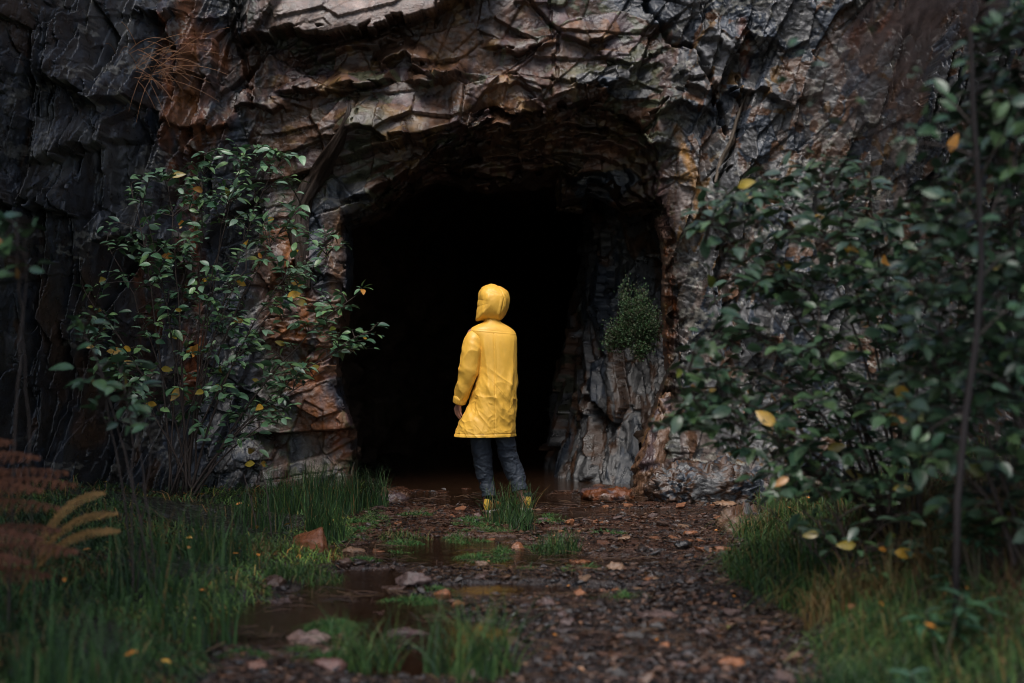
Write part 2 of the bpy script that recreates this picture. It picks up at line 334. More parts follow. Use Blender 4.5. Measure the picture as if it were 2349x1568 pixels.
rel += 0.10*vnoise(X*1.0, Z*.9, s=91)
sdL = polysd(jU, jV, LIP); sdD = polysd(U+2.5*fbm(U/20, V/20, s=65, o=3), V+4*fbm(U/24, V/24, s=66, o=3), DARK)
t = np.where(sdL < 0, -sdL/(-sdL+np.clip(sdD, .5, None)), 0); t = np.clip(t, 0, 1); t = np.where(sdD < 0, 1, t)
dmax = 0.4+.75*sstep(560, 440, V)
strat = facets(xr/0.5, (Z+0.12*xr+.05*vnoise(X*3, Z*3, s=96))/0.17, 141, .7, .9)[0]
tw_ = t*5+.9*fbm(A_*1.5, Z*3, s=97, o=2)+.35*facets(A_/.3, Z/.15, 98, .6, .8)[0]; st_ = np.floor(tw_)+sstep(0, .35, tw_-np.floor(tw_))
dep = dmax*(0.12*sstep(0, .06, t)+.88*np.clip(st_/5, 0, 1.1))*sstep(0, .05, t)+0.09*strat*sstep(0, .1, t)
dep += np.where(sdD < 0, np.clip(-sdD, 0, 12)/12*0.5, 0)
# jamb rolls inward softly
dep += 0.10*np.exp(-np.clip(sdL, 0, None)/14.0)
# buttress left foot, scree foot on the right
rel += 0.25*sstep(900, 1120, V)*(sstep(700, 600, U)+sstep(1560, 1680, U)*.8)
YY = Yb-rel-prot*1.15+dep
YY = np.where(V > 1180, YY+.0, YY)
dpi = dep*(t > 0); XX = X*(1+dpi/Yb)+0.009*fbm(X*5, Z*5, s=151, o=3); ZZ = Z+(Z-CZ)*dpi/Yb*(V < 1100)+0.009*fbm(X*5, Z*5, s=155, o=3)
# rock colours; the two sides also carry painted shade
def C(*a): return np.array(a)
grey, blue, brown, purple, ochre, rustc, pale, olive = C(.068, .068, .070), C(.035, .045, .062), C(.098, .050, .028), C(.082, .052, .052), C(.15, .085, .032), C(.20, .058, .016), C(.23, .185, .165), C(.072, .072, .040)
def pick(a, pal, wts):
    wts = np.cumsum(np.array(wts)/sum(wts)); out = np.zeros(a.shape+(3,)); lo = 0
    for c, hi in zip(pal, wts):
        out[(a >= lo) & (a < hi+1e-9)] = c; lo = hi
    return out
aC = np.clip(0.5+0.7*fbm(A_*1.1, Z*1.1, s=161, o=3)+0.5*(i2-.5)+.3*(k2-.5)+.22*(i3-.5), 0, .9999)
pc = pick(aC, [blue, grey, olive*1.2, brown*.8, olive, purple, brown*1.2, ochre, brown*.7], [1, 1.1, .8, 1.1, .7, 1.1, 1, .7, .8])
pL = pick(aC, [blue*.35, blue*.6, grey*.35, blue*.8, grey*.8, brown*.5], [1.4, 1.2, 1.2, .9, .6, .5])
pR = pick(aC, [grey*.8, grey*1.5, blue, brown, pale*.65, grey, ochre*.7, grey*1.7], [1, 1.2, .9, .6, .5, .8, .25, .6])
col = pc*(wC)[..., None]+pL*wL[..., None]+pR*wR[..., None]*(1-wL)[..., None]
def stain(pts, wd, c, k=1.0, sd=0):
    global col
    dd, tt = linedist(U+10*fbm(U/40, V/40, s=170+sd, o=3), V, pts)
    mk = (sstep(wd, wd*.35, dd)*np.clip(.55+1.1*fbm(U/26, V/60, s=175+sd, o=4), 0, 1)*k)[..., None]
    col = col*(1-mk)+c*mk
stain([(430, -40), (440, 160), (425, 320)], 60, C(.10, .042, .018), 1.3, 1); stain([(500, 90), (510, 240), (480, 330)], 60, C(.12, .046, .02), 1.3, 2); stain([(432, -40), (440, 150)], 26, C(.16, .055, .018), 1.2, 31)
stain([(590, 50), (600, 230), (610, 300)], 26, C(.08, .035, .018), 1, 3); stain([(415, 330), (430, 480), (440, 900)], 40, rustc*.8, 1.1, 4)
stain([(640, 560), (720, 900), (750, 1020)], 75, C(.17, .065, .026), 1.4, 5); stain([(760, 500), (775, 760)], 36, C(.13, .072, .042), 1.3, 6); stain([(700, 880), (740, 960)], 40, C(.24, .085, .028), 1.2, 32); stain([(600, 600), (640, 800)], 40, C(.12, .055, .03), 1.2, 33)
stain([(1550, 300), (1580, 400), (1605, 490), (1575, 560)], 17, C(.2, .105, .035), 1.3, 7); stain([(1530, 560), (1540, 700), (1530, 850)], 22, rustc*.75, 1.2, 8)
stain([(1040, 120), (1120, 250)], 85, C(.17, .078, .032), 1.1, 9); stain([(1180, 60), (1250, 220)], 70, C(.12, .06, .04), 1, 34); stain([(700, 230), (740, 330)], 50, C(.12, .058, .03), 1, 35); stain([(830, 240), (860, 300)], 60, C(.10, .085, .045), 1, 36); stain([(1000, 260), (1040, 300)], 40, C(.16, .07, .035), 1, 10); stain([(1700, 60), (1720, 160)], 18, rustc, 1, 11)
stain([(1960, 90), (2040, 60)], 40, rustc*.8, 1, 12); stain([(640, 150), (720, 130), (780, 100)], 30, C(.15, .07, .045), 1, 13); stain([(1480, 900), (1500, 1040)], 40, C(.16, .085, .05), 1.2, 14)
stain([(700, 1030), (750, 1060)], 45, C(.24, .2, .17), .8, 15); stain([(60, 540), (150, 900)], 50, C(.06, .032, .02), 1, 44); stain([(200, 640), (215, 1000)], 40, C(.075, .036, .018), 1, 45); stain([(105, 240), (135, 400)], 45, C(.16, .165, .16), 1, 41); stain([(235, 290), (300, 380), (335, 560)], 75, C(.12, .122, .125), 1, 42); stain([(230, 20), (330, 120)], 60, C(.11, .112, .11), 1, 43); stain([(2100, 480), (2140, 540)], 30, rustc, 1, 16); stain([(380, 60), (390, 200), (395, 330)], 22, rustc*.8, 1, 17); stain([(330, 600), (345, 900)], 26, rustc*.6, 1, 18); stain([(640, 340), (650, 480)], 40, C(.13, .06, .03), 1, 19); stain([(560, 100), (575, 260)], 24, C(.12, .05, .025), 1, 20); stain([(1300, 120), (1310, 220)], 26, C(.15, .08, .04), .9, 21)
sl3 = smooth_slab[..., None]; col = col*(1-.8*sl3)+.8*sl3*(pale*C(1.05, .92, .86)*(1+.35*fbm(X*3, Z*9, s=181, o=4)[..., None]))
und = sstep(0, -40, sdL)[..., None]; col = col*(1-.65*und)+.65*und*1.5*pick(aC, [blue*.7, brown*.6, ochre*.6, brown*1.1, C(.07, .04, .022)], [1, 1.2, .6, 1, 1])
lich = (fbm(X*6, Z*6, s=191, o=4) > .28)[..., None]*(fbm(X*40, Z*40, s=195, o=2) > .0)[..., None]*(.15+.85*np.clip(wR+wL*.7, 0, 1))[..., None]
col = col*(1-.6*lich)+.6*lich*C(.30, .29, .25)

stre = fbm(A_*14, Z*1.6, s=188, o=3)
col *= (1+.75*np.clip(stre-.05, -.6, .8)*sstep(-.2, .3, fbm(A_*.9, Z*.6, s=187, o=2)))[..., None]
col *= (.62+.85*i3*.6+.5*i4*.5+.25*(i2))[..., None]
col *= (.72*(1-.48*sstep(420, 60, U))*(1-.5*sstep(1850, 2150, U)))[..., None]  # vignette-like shade painted into the rock colour towards both sides
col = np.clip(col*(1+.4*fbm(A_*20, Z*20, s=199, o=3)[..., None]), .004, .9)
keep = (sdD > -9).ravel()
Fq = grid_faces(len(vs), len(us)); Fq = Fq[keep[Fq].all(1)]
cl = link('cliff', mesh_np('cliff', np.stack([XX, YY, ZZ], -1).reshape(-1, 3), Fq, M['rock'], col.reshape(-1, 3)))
tag(cl, 'fractured wet rock face of brown, grey and rust around the cave mouth', kind='structure')
def cliffY(u, v):
    i = min(max(int(np.searchsorted(vs, v)), 0), len(vs)-1); j = min(max(int(np.searchsorted(us, u)), 0), len(us)-1)
    return float(YY[i, j])
# tunnel behind the mouth
Pd = np.array(DARK, float); Pd = np.vstack([Pd, [[1200, 1240], [1000, 1240]]])
ring = []
for i in range(len(Pd)):
    a, b = Pd[i], Pd[(i+1) % len(Pd)]
    for k in range(8): ring.append(a+(b-a)*k/8)
ring = np.array(ring); cen = np.array([1150, 900.0])
rows = []; ys = np.concatenate([np.linspace(0, 2, 40), np.linspace(2.1, 13, 60)])
for yy in ys:
    sc = 1.075+0.12*sstep(0, 2.0, yy)
    q = cen+(ring-cen)*sc
    y0 = 12.4+.65*sstep(540, 440, ring[:, 1])
    yy2 = y0*(1-sstep(0, 3, yy))+12.45*sstep(0, 3, yy)+yy
    x = (q[:, 0]-1174.5)/F*12.3+0.02*yy*yy; z = CZ-(q[:, 1]-784)/F*12.3
    nz = 0.16*fbm(ring[:, 0]/60+yy*.3, ring[:, 1]/60+yy*.7, np.full(len(ring), yy*1.3), s=201)+.1*facets(ring[:, 0]/60.+ring[:, 1]/47., np.full(len(ring), yy*2.2), 211, .8, .8)[0]
    dirx = (q[:, 0]-cen[0]); dirz = -(q[:, 1]-cen[1]); L = np.hypot(dirx, dirz)+1e-6
    rows.append(np.stack([x+dirx/L*nz, yy2, z+dirz/L*nz], -1))
nr, nc = len(rows), len(ring); TV = np.concatenate(rows)
TF = [tuple(f) for f in grid_faces(nr, nc, True)]+[tuple((nr-1)*nc+k for k in range(nc))]
tcl = np.clip(C(.045, .028, .018)*(1+.6*fbm(TV[:, 0]*3, TV[:, 2]*3, TV[:, 1]*2, s=221)[:, None]), .004, 1)
tun = link('cave_tunnel', mesh_np('cave_tunnel', TV, TF, M['cave'], tcl)); tag(tun, 'dark rough tunnel running back behind the cave mouth', kind='structure')

# ---------------------------------------------------------------- rocks
def ico(sub):
    bm = bmesh.new(); bmesh.ops.create_icosphere(bm, subdivisions=sub, radius=1); V_ = np.array([v.co[:] for v in bm.verts]); F_ = np.array([[v.index for v in f.verts] for f in bm.faces]); bm.free(); return V_, F_
ICO = {k: ico(k) for k in (3, 5, 6)}
def boulder_mesh(name, radii, seed, pal, cell=.3, amp=.25, sub=5, taper=0, lean=(0, 0)):
    V0, F0 = ICO[sub]; R = np.array(radii); P = np.sign(V0)*np.abs(V0)**0.85*R
    if taper:
        k = 1-taper*np.clip((P[:, 2]/R[2]+1)/2, 0, 1); P[:, 0] *= k; P[:, 1] *= k
    P[:, 0] += lean[0]*(P[:, 2]+R[2]); P[:, 1] += lean[1]*(P[:, 2]+R[2])
    q = P+.25*cell*np.stack([fbm(P[:, 0]*3, P[:, 1]*3, P[:, 2]*3, s=seed+k, o=2) for k in range(3)], -1)
    a, ia = facets3(q/cell, seed, 1.0, .22); b, ib = facets3(q/cell*2.6, seed+20, 1.0, .22); c_, ic = facets3(q/cell*6.5, seed+40, 1.0, .25)
    n = V0/R; n /= np.linalg.norm(n, axis=1)[:, None]
    d = cell*amp*(a+.42*b+.17*c_)+.01*fbm(P[:, 0]*20, P[:, 1]*20, P[:, 2]*20, s=seed)
    P = P+n*d[:, None]
    cc = np.array(pal)[np.clip(((.5+.8*fbm(P[:, 0]*2.5, P[:, 1]*2.5, P[:, 2]*2.5, s=seed+3)+.4*(ib-.5))*len(pal)).astype(int), 0, len(pal)-1)]
    cc = cc*(1+.3*fbm(P[:, 0]*15, P[:, 1]*15, P[:, 2]*15, s=seed+5)[:, None])
    return mesh_np(name, P, F0, M['rock'], np.clip(cc, .004, 1))
def boulder(u, v, Y, radii, seed, pal, label, cat='boulder', name='boulder', **kw):
    p = PX(u, v, Y); return tag(link(name, boulder_mesh(name, radii, seed, pal, **kw), loc=tuple(p)), label, cat)
gp = [grey*1.1, brown, purple, grey*1.5, blue*1.4]
def buttress():
    P = np.array([(1.62, 12.35), (1.32, 12.75), (1.02, 13.0), (.74, 13.15), (.50, 13.45), (.40, 14.0), (.48, 15.0), (.9, 16.0), (1.8, 16.6)]); L_ = np.concatenate([[0], np.cumsum(np.hypot(*np.diff(P, axis=0).T))])
    a_ = np.arange(0, L_[-1], .014); z_ = np.arange(-.12, 2.75, .014); x_ = np.interp(a_, L_, P[:, 0]); y_ = np.interp(a_, L_, P[:, 1]); k_ = np.ones(21)/21
    x_ = np.convolve(np.pad(x_, 10, mode='edge'), k_, 'valid'); y_ = np.convolve(np.pad(y_, 10, mode='edge'), k_, 'valid'); nx, ny = -np.gradient(y_), np.gradient(x_); q_ = np.hypot(nx, ny)+1e-9; nx, ny = nx/q_, ny/q_
    if ny[20] > 0: nx, ny = -nx, -ny
    AA, ZZ_ = np.meshgrid(a_, z_); cv_, sv_ = math.cos(rad(76)), math.sin(rad(76))
    h_, b2, b3, b4, b5, r_ = relief(AA*cv_+ZZ_*sv_, -AA*sv_+ZZ_*cv_, .75, 901, .2, 1.5, 1.2); h_ = h_+.10*sstep(.5, 0, ZZ_)+.01*fbm(AA*9, ZZ_*9, s=905)
    XB = x_[None]+nx[None]*h_+.20*np.clip(ZZ_, 0, 3); YB = y_[None]+ny[None]*h_+.40*ZZ_
    t_ = np.clip(.5+.7*fbm(AA*1.4, ZZ_*.9, s=907)+.5*(b2-.5)+.25*(b3-.5), 0, .9999); cc = pick(t_, [blue*.7, grey*.8, brown*.6, grey*1.1, olive*.6, brown*.9], [1, 1.2, .9, .8, .5, .7])*(.5+.4*b4)[..., None]
    cc = cc*(1+.4*fbm(AA*18, ZZ_*10, s=909)[..., None]); o_ = np.array([.75, 13.2, 0]); V_ = np.stack([XB, YB, ZZ_], -1).reshape(-1, 3)-o_
    tag(link('rock_buttress', mesh_np('rock_buttress', V_, grid_faces(len(z_), len(a_)), M['rock'], np.clip(cc, .004, 1).reshape(-1, 3)), loc=tuple(o_)), 'tall grey rock buttress running back into the dark of the cave', 'rock')
buttress()
boulder(1482, 1035, 12.2, (.17, .26, .52), 321, [brown*1., C(.13, .07, .04), purple*.9, ochre*.8], 'pinkish orange rock leaning at the right foot of the mouth', name='leaning_rock', cat='rock', taper=.55, sub=6, cell=.3, lean=(.18, 0))
boulder(880, 1148, 11.8, (.2, .2, .07), 341, [brown*.8, purple*.8], 'flat wet boulder at the left edge of the cave floor', cell=.2)
boulder(1640, 1120, 11.55, (.55, .3, .2), 351, [grey*.6, grey*1.1, brown*.6, blue*.6], 'low glistening grey rock heap at the right foot of the cliff', name='rock_heap', cat='rock', cell=.10, amp=.55, sub=6)
boulder(1395, 1138, 11.7, (.20, .2, .06), 361, [brown, rustc*.5, purple], 'low brown boulder on the cave floor beside the rock heap', cell=.16)
boulder(1725, 1215, 9.75, (.24, .35, .10), 371, [C(.14, .09, .06), brown, grey*1.4], 'sloping slab of brown stone at the edge of the right bank', name='stone_slab', cat='slab', cell=.25)
def hull_mesh(name, pts, c, sub=2, rough_=.004, seed=0):
    bm = bmesh.new()
    for p in pts: bm.verts.new(p)
    r = bmesh.ops.convex_hull(bm, input=list(bm.verts)); 
    bmesh.ops.delete(bm, geom=[v for v in bm.verts if not v.link_faces], context='VERTS')
    if sub: bmesh.ops.subdivide_edges(bm, edges=list(bm.edges), cuts=sub, use_grid_fill=True)
    bmesh.ops.triangulate(bm, faces=list(bm.faces))
    V_ = np.array([v.co[:] for v in bm.verts]); bm.verts.index_update(); F_ = np.array([[v.index for v in f.verts] for f in bm.faces]); bm.free()
    if sub:
        s = 1/max(np.ptp(V_, axis=0).max(), 1e-3)
        for k in range(3): V_[:, k] += rough_*fbm(V_[:, 0]*s*6+k*7, V_[:, 1]*s*6, V_[:, 2]*s*6, s=seed+k, o=3)
    cc = np.array(c)*(1+.45*fbm(V_[:, 0]*12, V_[:, 1]*12, V_[:, 2]*12, s=seed+9)[:, None])
    return V_, F_, np.clip(cc, .004, 1)
def rand_hull(seed, n=13, flat=.5):
    r = np.random.default_rng(seed); p = r.normal(size=(n, 3)); p /= np.linalg.norm(p, axis=1)[:, None]
    return p*np.array([1, .75, flat])*(.75+.35*r.random((n, 1)))
# the pointed rust-coloured rock by the pool
YR = 8.55
def RP(u, v, dy): return PX(u, v, YR+dy)
pts = [RP(664, 1254, .05), RP(672, 1232, .16), RP(704, 1222, .14), RP(737, 1210, .05), RP(741, 1213, .12), RP(752, 1262, -.02), RP(757, 1303, .02), RP(735, 1300, -.10), RP(697, 1283, -.05), RP(672, 1268, .0), RP(700, 1300, .15), RP(755, 1300, .2), RP(690, 1240, -.02), RP(741, 1250, -.09)]
pts = np.array(pts); base = pts.mean(0); base[2] = 0.0
V_, F_, c_ = hull_mesh('pointed_rock', pts-base, [.19, .068, .03], 6, .010, 5)
tag(link('pointed_rock', mesh_np('pointed_rock', V_, F_, M['stone'], c_), loc=tuple(base)), 'large pointed rust brown rock standing in the grass by the pool', 'rock')
SB, OR, GR, DK, PU, TN = (.09, .05, .035), (.25, .10, .045), (.11, .10, .095), (.02, .018, .018), (.13, .085, .075), (.22, .13, .08)
HERO = [ # u, v(base), width px, height px, colour, label
 (790, 1303, 40, 24, SB, 'wet brown stone beside the pointed rust rock'), (812, 1262, 55, 24, TN, 'long tan stone half hidden in the green grass behind the pointed rock'),
 (868, 1262, 36, 20, OR, 'low orange brown stone on the far edge of the pool'), (905, 1280, 22, 9, PU, 'small pale wet stone on the far edge of the pool'),
 (948, 1340, 78, 34, PU, 'dark pointed purple brown stone in the middle of the stream'), (905, 1345, 60, 16, SB, 'low dark stone left of the purple stone in the stream'),
 (1015, 1374, 50, 28, OR, 'rounded rust stone with a pale wet side near the grass tuft'), (1050, 1385, 40, 20, OR, 'bright orange stone right of the rounded rust stone'),
 (1105, 1292, 42, 20, TN, 'tan stone with green moss before it in the stream'), (1100, 1330, 38, 14, PU, 'small brown stone at the tip of the middle pool'),
 (1188, 1258, 30, 38, OR, 'upright orange stone in the stone cluster before the rushes'), (1172, 1262, 26, 16, SB, 'low brown stone left in the cluster before the rushes'),
 (1215, 1255, 46, 16, SB, 'dark slab leaning on the right of the stone cluster'), (1212, 1235, 60, 14, (.12, .06, .045), 'flat reddish slab at the back of the stone cluster'),
 (1308, 1206, 24, 20, OR, 'rounded orange stone standing alone right of the rushes'), (1150, 1190, 24, 12, SB, 'brown stone at the left foot of the rushes'),
 (1335, 1285, 58, 16, OR, 'flat orange stone right of the middle grass tuft'), (1410, 1324, 40, 26, TN, 'rounded tan stone on the gravel in the middle distance'),
 (1330, 1378, 26, 20, OR, 'small round orange stone on the dark gravel'), (1290, 1425, 30, 20, PU, 'purple brown stone on the wet gravel, middle foreground'),
 (1430, 1245, 44, 14, TN, 'long flat tan stone by the green moss on the right'), (1585, 1230, 36, 18, OR, 'orange stone on the path before the sloping slab'),
 (1570, 1262, 44, 22, DK, 'smooth black stone on the path'), (1635, 1276, 86, 20, OR, 'broad flat orange stone at the edge of the right bank'),
 (1490, 1345, 44, 8, TN, 'thin tan plate of stone lying on the path'), (1385, 1245, 32, 14, SB, 'brown stone right of the mossy patch'),
 (1500, 1430, 110, 16, PU, 'wide flat purple plate of stone on the gravel in front'), (1300, 1448, 46, 24, PU, 'pale pinkish stone on the gravel in front'),
 (715, 1465, 110, 46, (.20, .125, .10), 'large smooth pale pink stone in the near pool'), (770, 1500, 70, 30, (.17, .10, .075), 'pinkish stone half sunk right of the large pale one'),
 (790, 1450, 40, 18, TN, 'small tan stone behind the near grass tuft'), (760, 1540, 80, 40, (.15, .075, .06), 'reddish stone below the large pale one'),
 (610, 1500, 62, 14, PU, 'low flat pink stone in the near pool at left'), (590, 1540, 50, 26, (.16, .075, .05), 'rust brown stone at the bottom edge of the near pool'),
 (625, 1345, 60, 34, SB, 'dark brown stone under the grass at the pool edge'), (640, 1375, 70, 16, PU, 'low wet pinkish stone at the pool edge under the grass'),
 (1420, 1360, 60, 14, (.08, .06, .055), 'thin dark plate of stone right of the small round orange stone'), (1250, 1400, 44, 22, PU, 'pale brown stone right of the tall near grass tuft'),
 (1620, 1470, 50, 18, PU, 'grey brown flat stone on the path in front'), (1690, 1440, 44, 14, SB, 'dark flat stone near the grass of the right bank'),
 (1680, 1548, 60, 30, OR, 'orange brown stone at the bottom of the picture on the path'), (1560, 1545, 40, 22, PU, 'grey pink stone at the bottom of the picture'),
 (1525, 1500, 24, 20, OR, 'small orange stone on the dark path in front'), (880, 1400, 70, 12, (.11, .06, .05), 'low reddish stone lapped by the near pool'),
 (935, 1450, 90, 30, (.10, .06, .055), 'dark sloping stone between the two near grass tufts'), (1080, 1560, 50, 26, PU, 'pale stone under the near grass tuft at the bottom'),
 (900, 1185, 30, 12, PU, 'pale wet stone near the green moss left of the person'), (872, 1172, 40, 14, (.10, .06, .05), 'dark wet stone on the left side of the stream'),
 (1094, 1186, 22, 18, PU, 'greyish pink stone beside the left boot'), (1430, 1175, 20, 10, GR, 'small grey stone on the far gravel'), (1660, 1160, 60, 14, TN, 'flat tan stone at the foot of the rock heap')]
for k, (u, v, wp, hp, c, lb) in enumerate(HERO):
    Y = F*(CZ-0.015)/(v-784-2); p = PX(u, v, Y); wd = wp/F*Y; ht = hp/F*Y
    P = rand_hull(500+k, 18, .6); P[:, 0] *= wd*.58; P[:, 1] *= max(wd*.55, .05); P[:, 2] *= ht*.95
    V_, F_, c_ = hull_mesh('stone', P, c, 5, wd*.09, k)
    z = float(ground_z(p[0], p[1], False)); z = max(z, -0.015)
    tag(link('stone', mesh_np('stone', V_, F_, M['stone'], c_), loc=(p[0], p[1], z+ht*.22)), lb, 'stone')
# lesser stones, each its own object; copies share ten meshes
ZONES = [(8.9, 11.3, -1.0, 1.9, 110, 'small rusty stone lying loose on the far stream bed', 'small stones on the far stream bed', [OR, SB, TN, PU, (.14, .06, .035)], (.018, .05)),
         (6.9, 8.9, .1, 1.25, 80, 'small wet stone lying loose on the gravel of the path', 'small stones on the middle of the path', [PU, SB, TN, GR, OR], (.014, .042)),
         (5.2, 6.9, -.1, 1.3, 95, 'small dull stone pressed into the near muddy path', 'small stones on the near path', [PU, SB, GR, TN, (.12, .06, .04)], (.012, .05))]
protos = {}
for zi, (y0, y1, x0, x1, n, lb, gr, pal, sz) in enumerate(ZONES):
    for k in range(n):
        key = (zi, k % 12)
        if key not in protos:
            V_, F_, c_ = hull_mesh('stone', rand_hull(700+zi*20+key[1], 14, .45), pal[key[1] % len(pal)], 2, .07, key[1]); protos[key] = mesh_np('stone', V_, F_, M['stone'], c_)
        y = RNG.uniform(y0, y1); x = RNG.uniform(x0, min(x1, float(bankR(y))-.02)); s = RNG.uniform(*sz)*RNG.choice([.8, 1, 1.35])
        o = link('stone', protos[key], loc=(x, y, float(ground_z(x, y, False))+s*.12)); o.scale = (s, s, s*RNG.uniform(.6, 1.1)); o.rotation_euler = (RNG.uniform(-.3, .3), RNG.uniform(-.3, .3), RNG.uniform(0, 6.28))
        tag(o, lb, 'stone', gr)
def basis(dirs, ups):
    x = dirs/np.linalg.norm(dirs, axis=1)[:, None]; n = ups-(ups*x).sum(1)[:, None]*x; n /= np.linalg.norm(n, axis=1)[:, None]+1e-9
    return x, np.cross(n, x), n
def stamp(T, TF_, pos, dirs, ups, size, cols, name, mat, smooth=False, wid=None):
    """many copies of one little shape merged into one mesh"""
    N_ = len(pos); x, y, n = basis(dirs, ups); s = np.asarray(size)[:, None, None]
    wv = 1 if wid is None else np.asarray(wid)[:, None, None]
    V_ = pos[:, None]+s*(T[None, :, 0:1]*x[:, None]+wv*T[None, :, 1:2]*y[:, None]+T[None, :, 2:3]*n[:, None])
    Fi = (np.arange(N_)[:, None, None]*len(T)+TF_[None]).reshape(-1, TF_.shape[1])
    cc = np.repeat(cols, len(T), 0)
    return mesh_np(name, V_.reshape(-1, 3), Fi, mat, cc, smooth)
def rdir(n, zr=1.0):
    d = RNG.normal(size=(n, 3)); d[:, 2] *= zr; return d/np.linalg.norm(d, axis=1)[:, None]
# gravel and litter
def scatter_path(n, y0, y1):
    k = RNG.random(n); y = 1/(1/y0+(1/y1-1/y0)*k) ; L_ = bankL(y)+.05; R_ = bankR(y)-.0; x = L_+(R_-L_)*RNG.random(n)
    return x, y
parts = []
for gi in range(5):
    V_, F_, c_ = hull_mesh('g', rand_hull(900+gi, 9, .24), (1, 1, 1), 0)
    x, y = scatter_path(3000, 5.0, 12.4); z = ground_z(x, y, False)+RNG.uniform(-.004, .012, len(x)); ok = z > -.006; x, y, z = x[ok], y[ok], z[ok]
    n = len(x); pal = np.array([[.038, .029, .027], [.055, .041, .038], [.02, .016, .015], [.085, .043, .026], [.075, .07, .07], [.13, .07, .042]])
    far = (y > 8.6); idx = RNG.integers(0, 5, n); idx[far & (RNG.random(n) < .5)] = 3; idx[RNG.random(n) < .06] = 5
    size = RNG.gamma(1.6, .0075, n)+.004
    parts.append((V_, F_, np.stack([x, y, z], -1), size, pal[idx]*RNG.uniform(.6, 1.3, (n, 1))))
VV = []; FF = []; CC = []; o_ = 0
for V_, F_, p, s, c in parts:
    n = len(p); d = rdir(n, .12); u_ = rdir(n, .3)+np.array([0, 0, 2.0]); x, y, nn = basis(d, u_)
    W = p[:, None]+s[:, None, None]*(V_[None, :, 0:1]*x[:, None]+V_[None, :, 1:2]*y[:, None]+V_[None, :, 2:3]*nn[:, None])
    VV.append(W.reshape(-1, 3)); FF.append((np.arange(n)[:, None, None]*len(V_)+F_[None]).reshape(-1, 3)+o_); CC.append(np.repeat(c, len(V_), 0)); o_ += n*len(V_)
tag(link('gravel', mesh_np('gravel', np.concatenate(VV), np.concatenate(FF), M['stone'], np.concatenate(CC))), 'dark wet gravel and slate chips covering the stream bed', 'gravel', kind='stuff')

# ---------------------------------------------------------------- leaves and blades
def leaf_template(wd=.30, fold=.10, droop=.12, rows=6):
    T = []; F_ = []
    for i in range(rows):
        t_ = i/(rows-1); w_ = wd*(math.sin(math.pi*t_**.82)**.85 if 0 < t_ < 1 else 0.01)
        zc = -droop*t_*t_
        T += [(t_, -w_, zc+fold*w_/wd*.8), (t_, 0, zc), (t_, w_, zc+fold*w_/wd*.8)]
    for i in range(rows-1):
        for k in (0, 1): a = i*3+k; F_.append((a, a+1, a+4, a+3))
    return np.array(T), np.array(F_)
LT, LF = leaf_template(wd=.225, droop=.2)
def blades(name, P, H, col, lean=.35, wd=.004, droop=.3, segs=4, mat=None, leandir=None, yawfix=None):
    n = len(P); a = RNG.uniform(0, 2*math.pi, n); ld = np.stack([np.cos(a), np.sin(a), 0*a], -1)
    if leandir is not None: ld = ld*.6+np.asarray(leandir); 
    L_ = RNG.uniform(.1, 1, n)*lean
    yw = RNG.uniform(-.9, .9, n); sd = np.stack([np.cos(yw), np.sin(yw), 0*yw], -1)
    V_ = np.zeros((n, segs+1, 2, 3)); wd = np.broadcast_to(wd, (n,))
    for i in range(segs+1):
        t_ = i/segs
        c = P+np.stack([0*a, 0*a, H*(t_-droop*t_*t_*t_*L_*1.5)], -1)+ld*(L_*H*t_**1.8)[:, None]
        w_ = (wd*(1-t_**1.5)+.0004)[:, None]
        V_[:, i, 0] = c-sd*w_; V_[:, i, 1] = c+sd*w_
    f = []
    for i in range(segs): f.append((2*i, 2*i+1, 2*i+3, 2*i+2))
    f = np.array(f); Fi = (np.arange(n)[:, None, None]*(2*(segs+1))+f[None]).reshape(-1, 4)
    cc = np.repeat(col, 2*(segs+1), 0)
    return mesh_np(name, V_.reshape(-1, 3), Fi, mat or M['grass'], np.clip(cc, .003, 1))
GG = np.array([[.028, .062, .020], [.045, .095, .028], [.021, .044, .020], [.075, .125, .032], [.125, .11, .04], [.17, .105, .04]])
def gcol(n, w=(3, 3, 3, 1.5, .7, .5), k=1.0):
    w = np.array(w, float); return GG[RNG.choice(6, n, p=w/w.sum())]*RNG.uniform(.7, 1.3, (n, 1))*k
def on_ground(x, y): return np.stack([x, y, ground_z(x, y, False)-.006], -1)
# left bank turf
def bank_pts(n, side, y0, y1, wmax, pw=1.0):
    y = 1/(1/y0+(1/y1-1/y0)*RNG.random(n)); e = RNG.random(n)**pw*wmax
    x = (bankL(y)-e) if side < 0 else (bankR(y)+e); return x, y
x, y = bank_pts(52000, -1, 4.4, 12.0, 2.6); n = len(x); pt = fbm(x*1.3, y*1.3, s=401, o=3)
k_ = (RNG.random(n) < .15+1.5*(pt+.28)) | ((bankL(y)-x < .3) & (RNG.random(n) < .7)); x, y = x[k_], y[k_]; n = len(x)
ed = sstep(.5, 0, bankL(y)-x); H = RNG.uniform(.06, .20, n)*(1-.35*ed)*(.75+.6*np.clip(fbm(x*2, y*2, s=402)+.5, 0, 1))
c = gcol(n, (3, 3, 3, 1, .6, .35)); c *= (.75+1.1*np.clip(fbm(x*2.3, y*2.3, s=403)+.25, 0, 1))[:, None]; c *= 1+ed[:, None]*np.array([[1.5, 1.1, .6]])*(y > 6)[:, None]; sw = (fbm(x*3, y*3, s=404) > .15)[:, None]; c = np.where(sw & (RNG.random((n, 1)) < .4), np.array([[.13, .075, .03]]), c); far = (y > 8)[:, None]; c = np.where(far & (RNG.random((n, 1)) < .35), c*np.array([1.7, 1.45, 1.1]), c)
tag(link('grass', blades('grass', on_ground(x, y), H, c, lean=2.6, wd=.0028, droop=1.0)), 'thick green grass growing over the left bank', 'grass', kind='stuff')
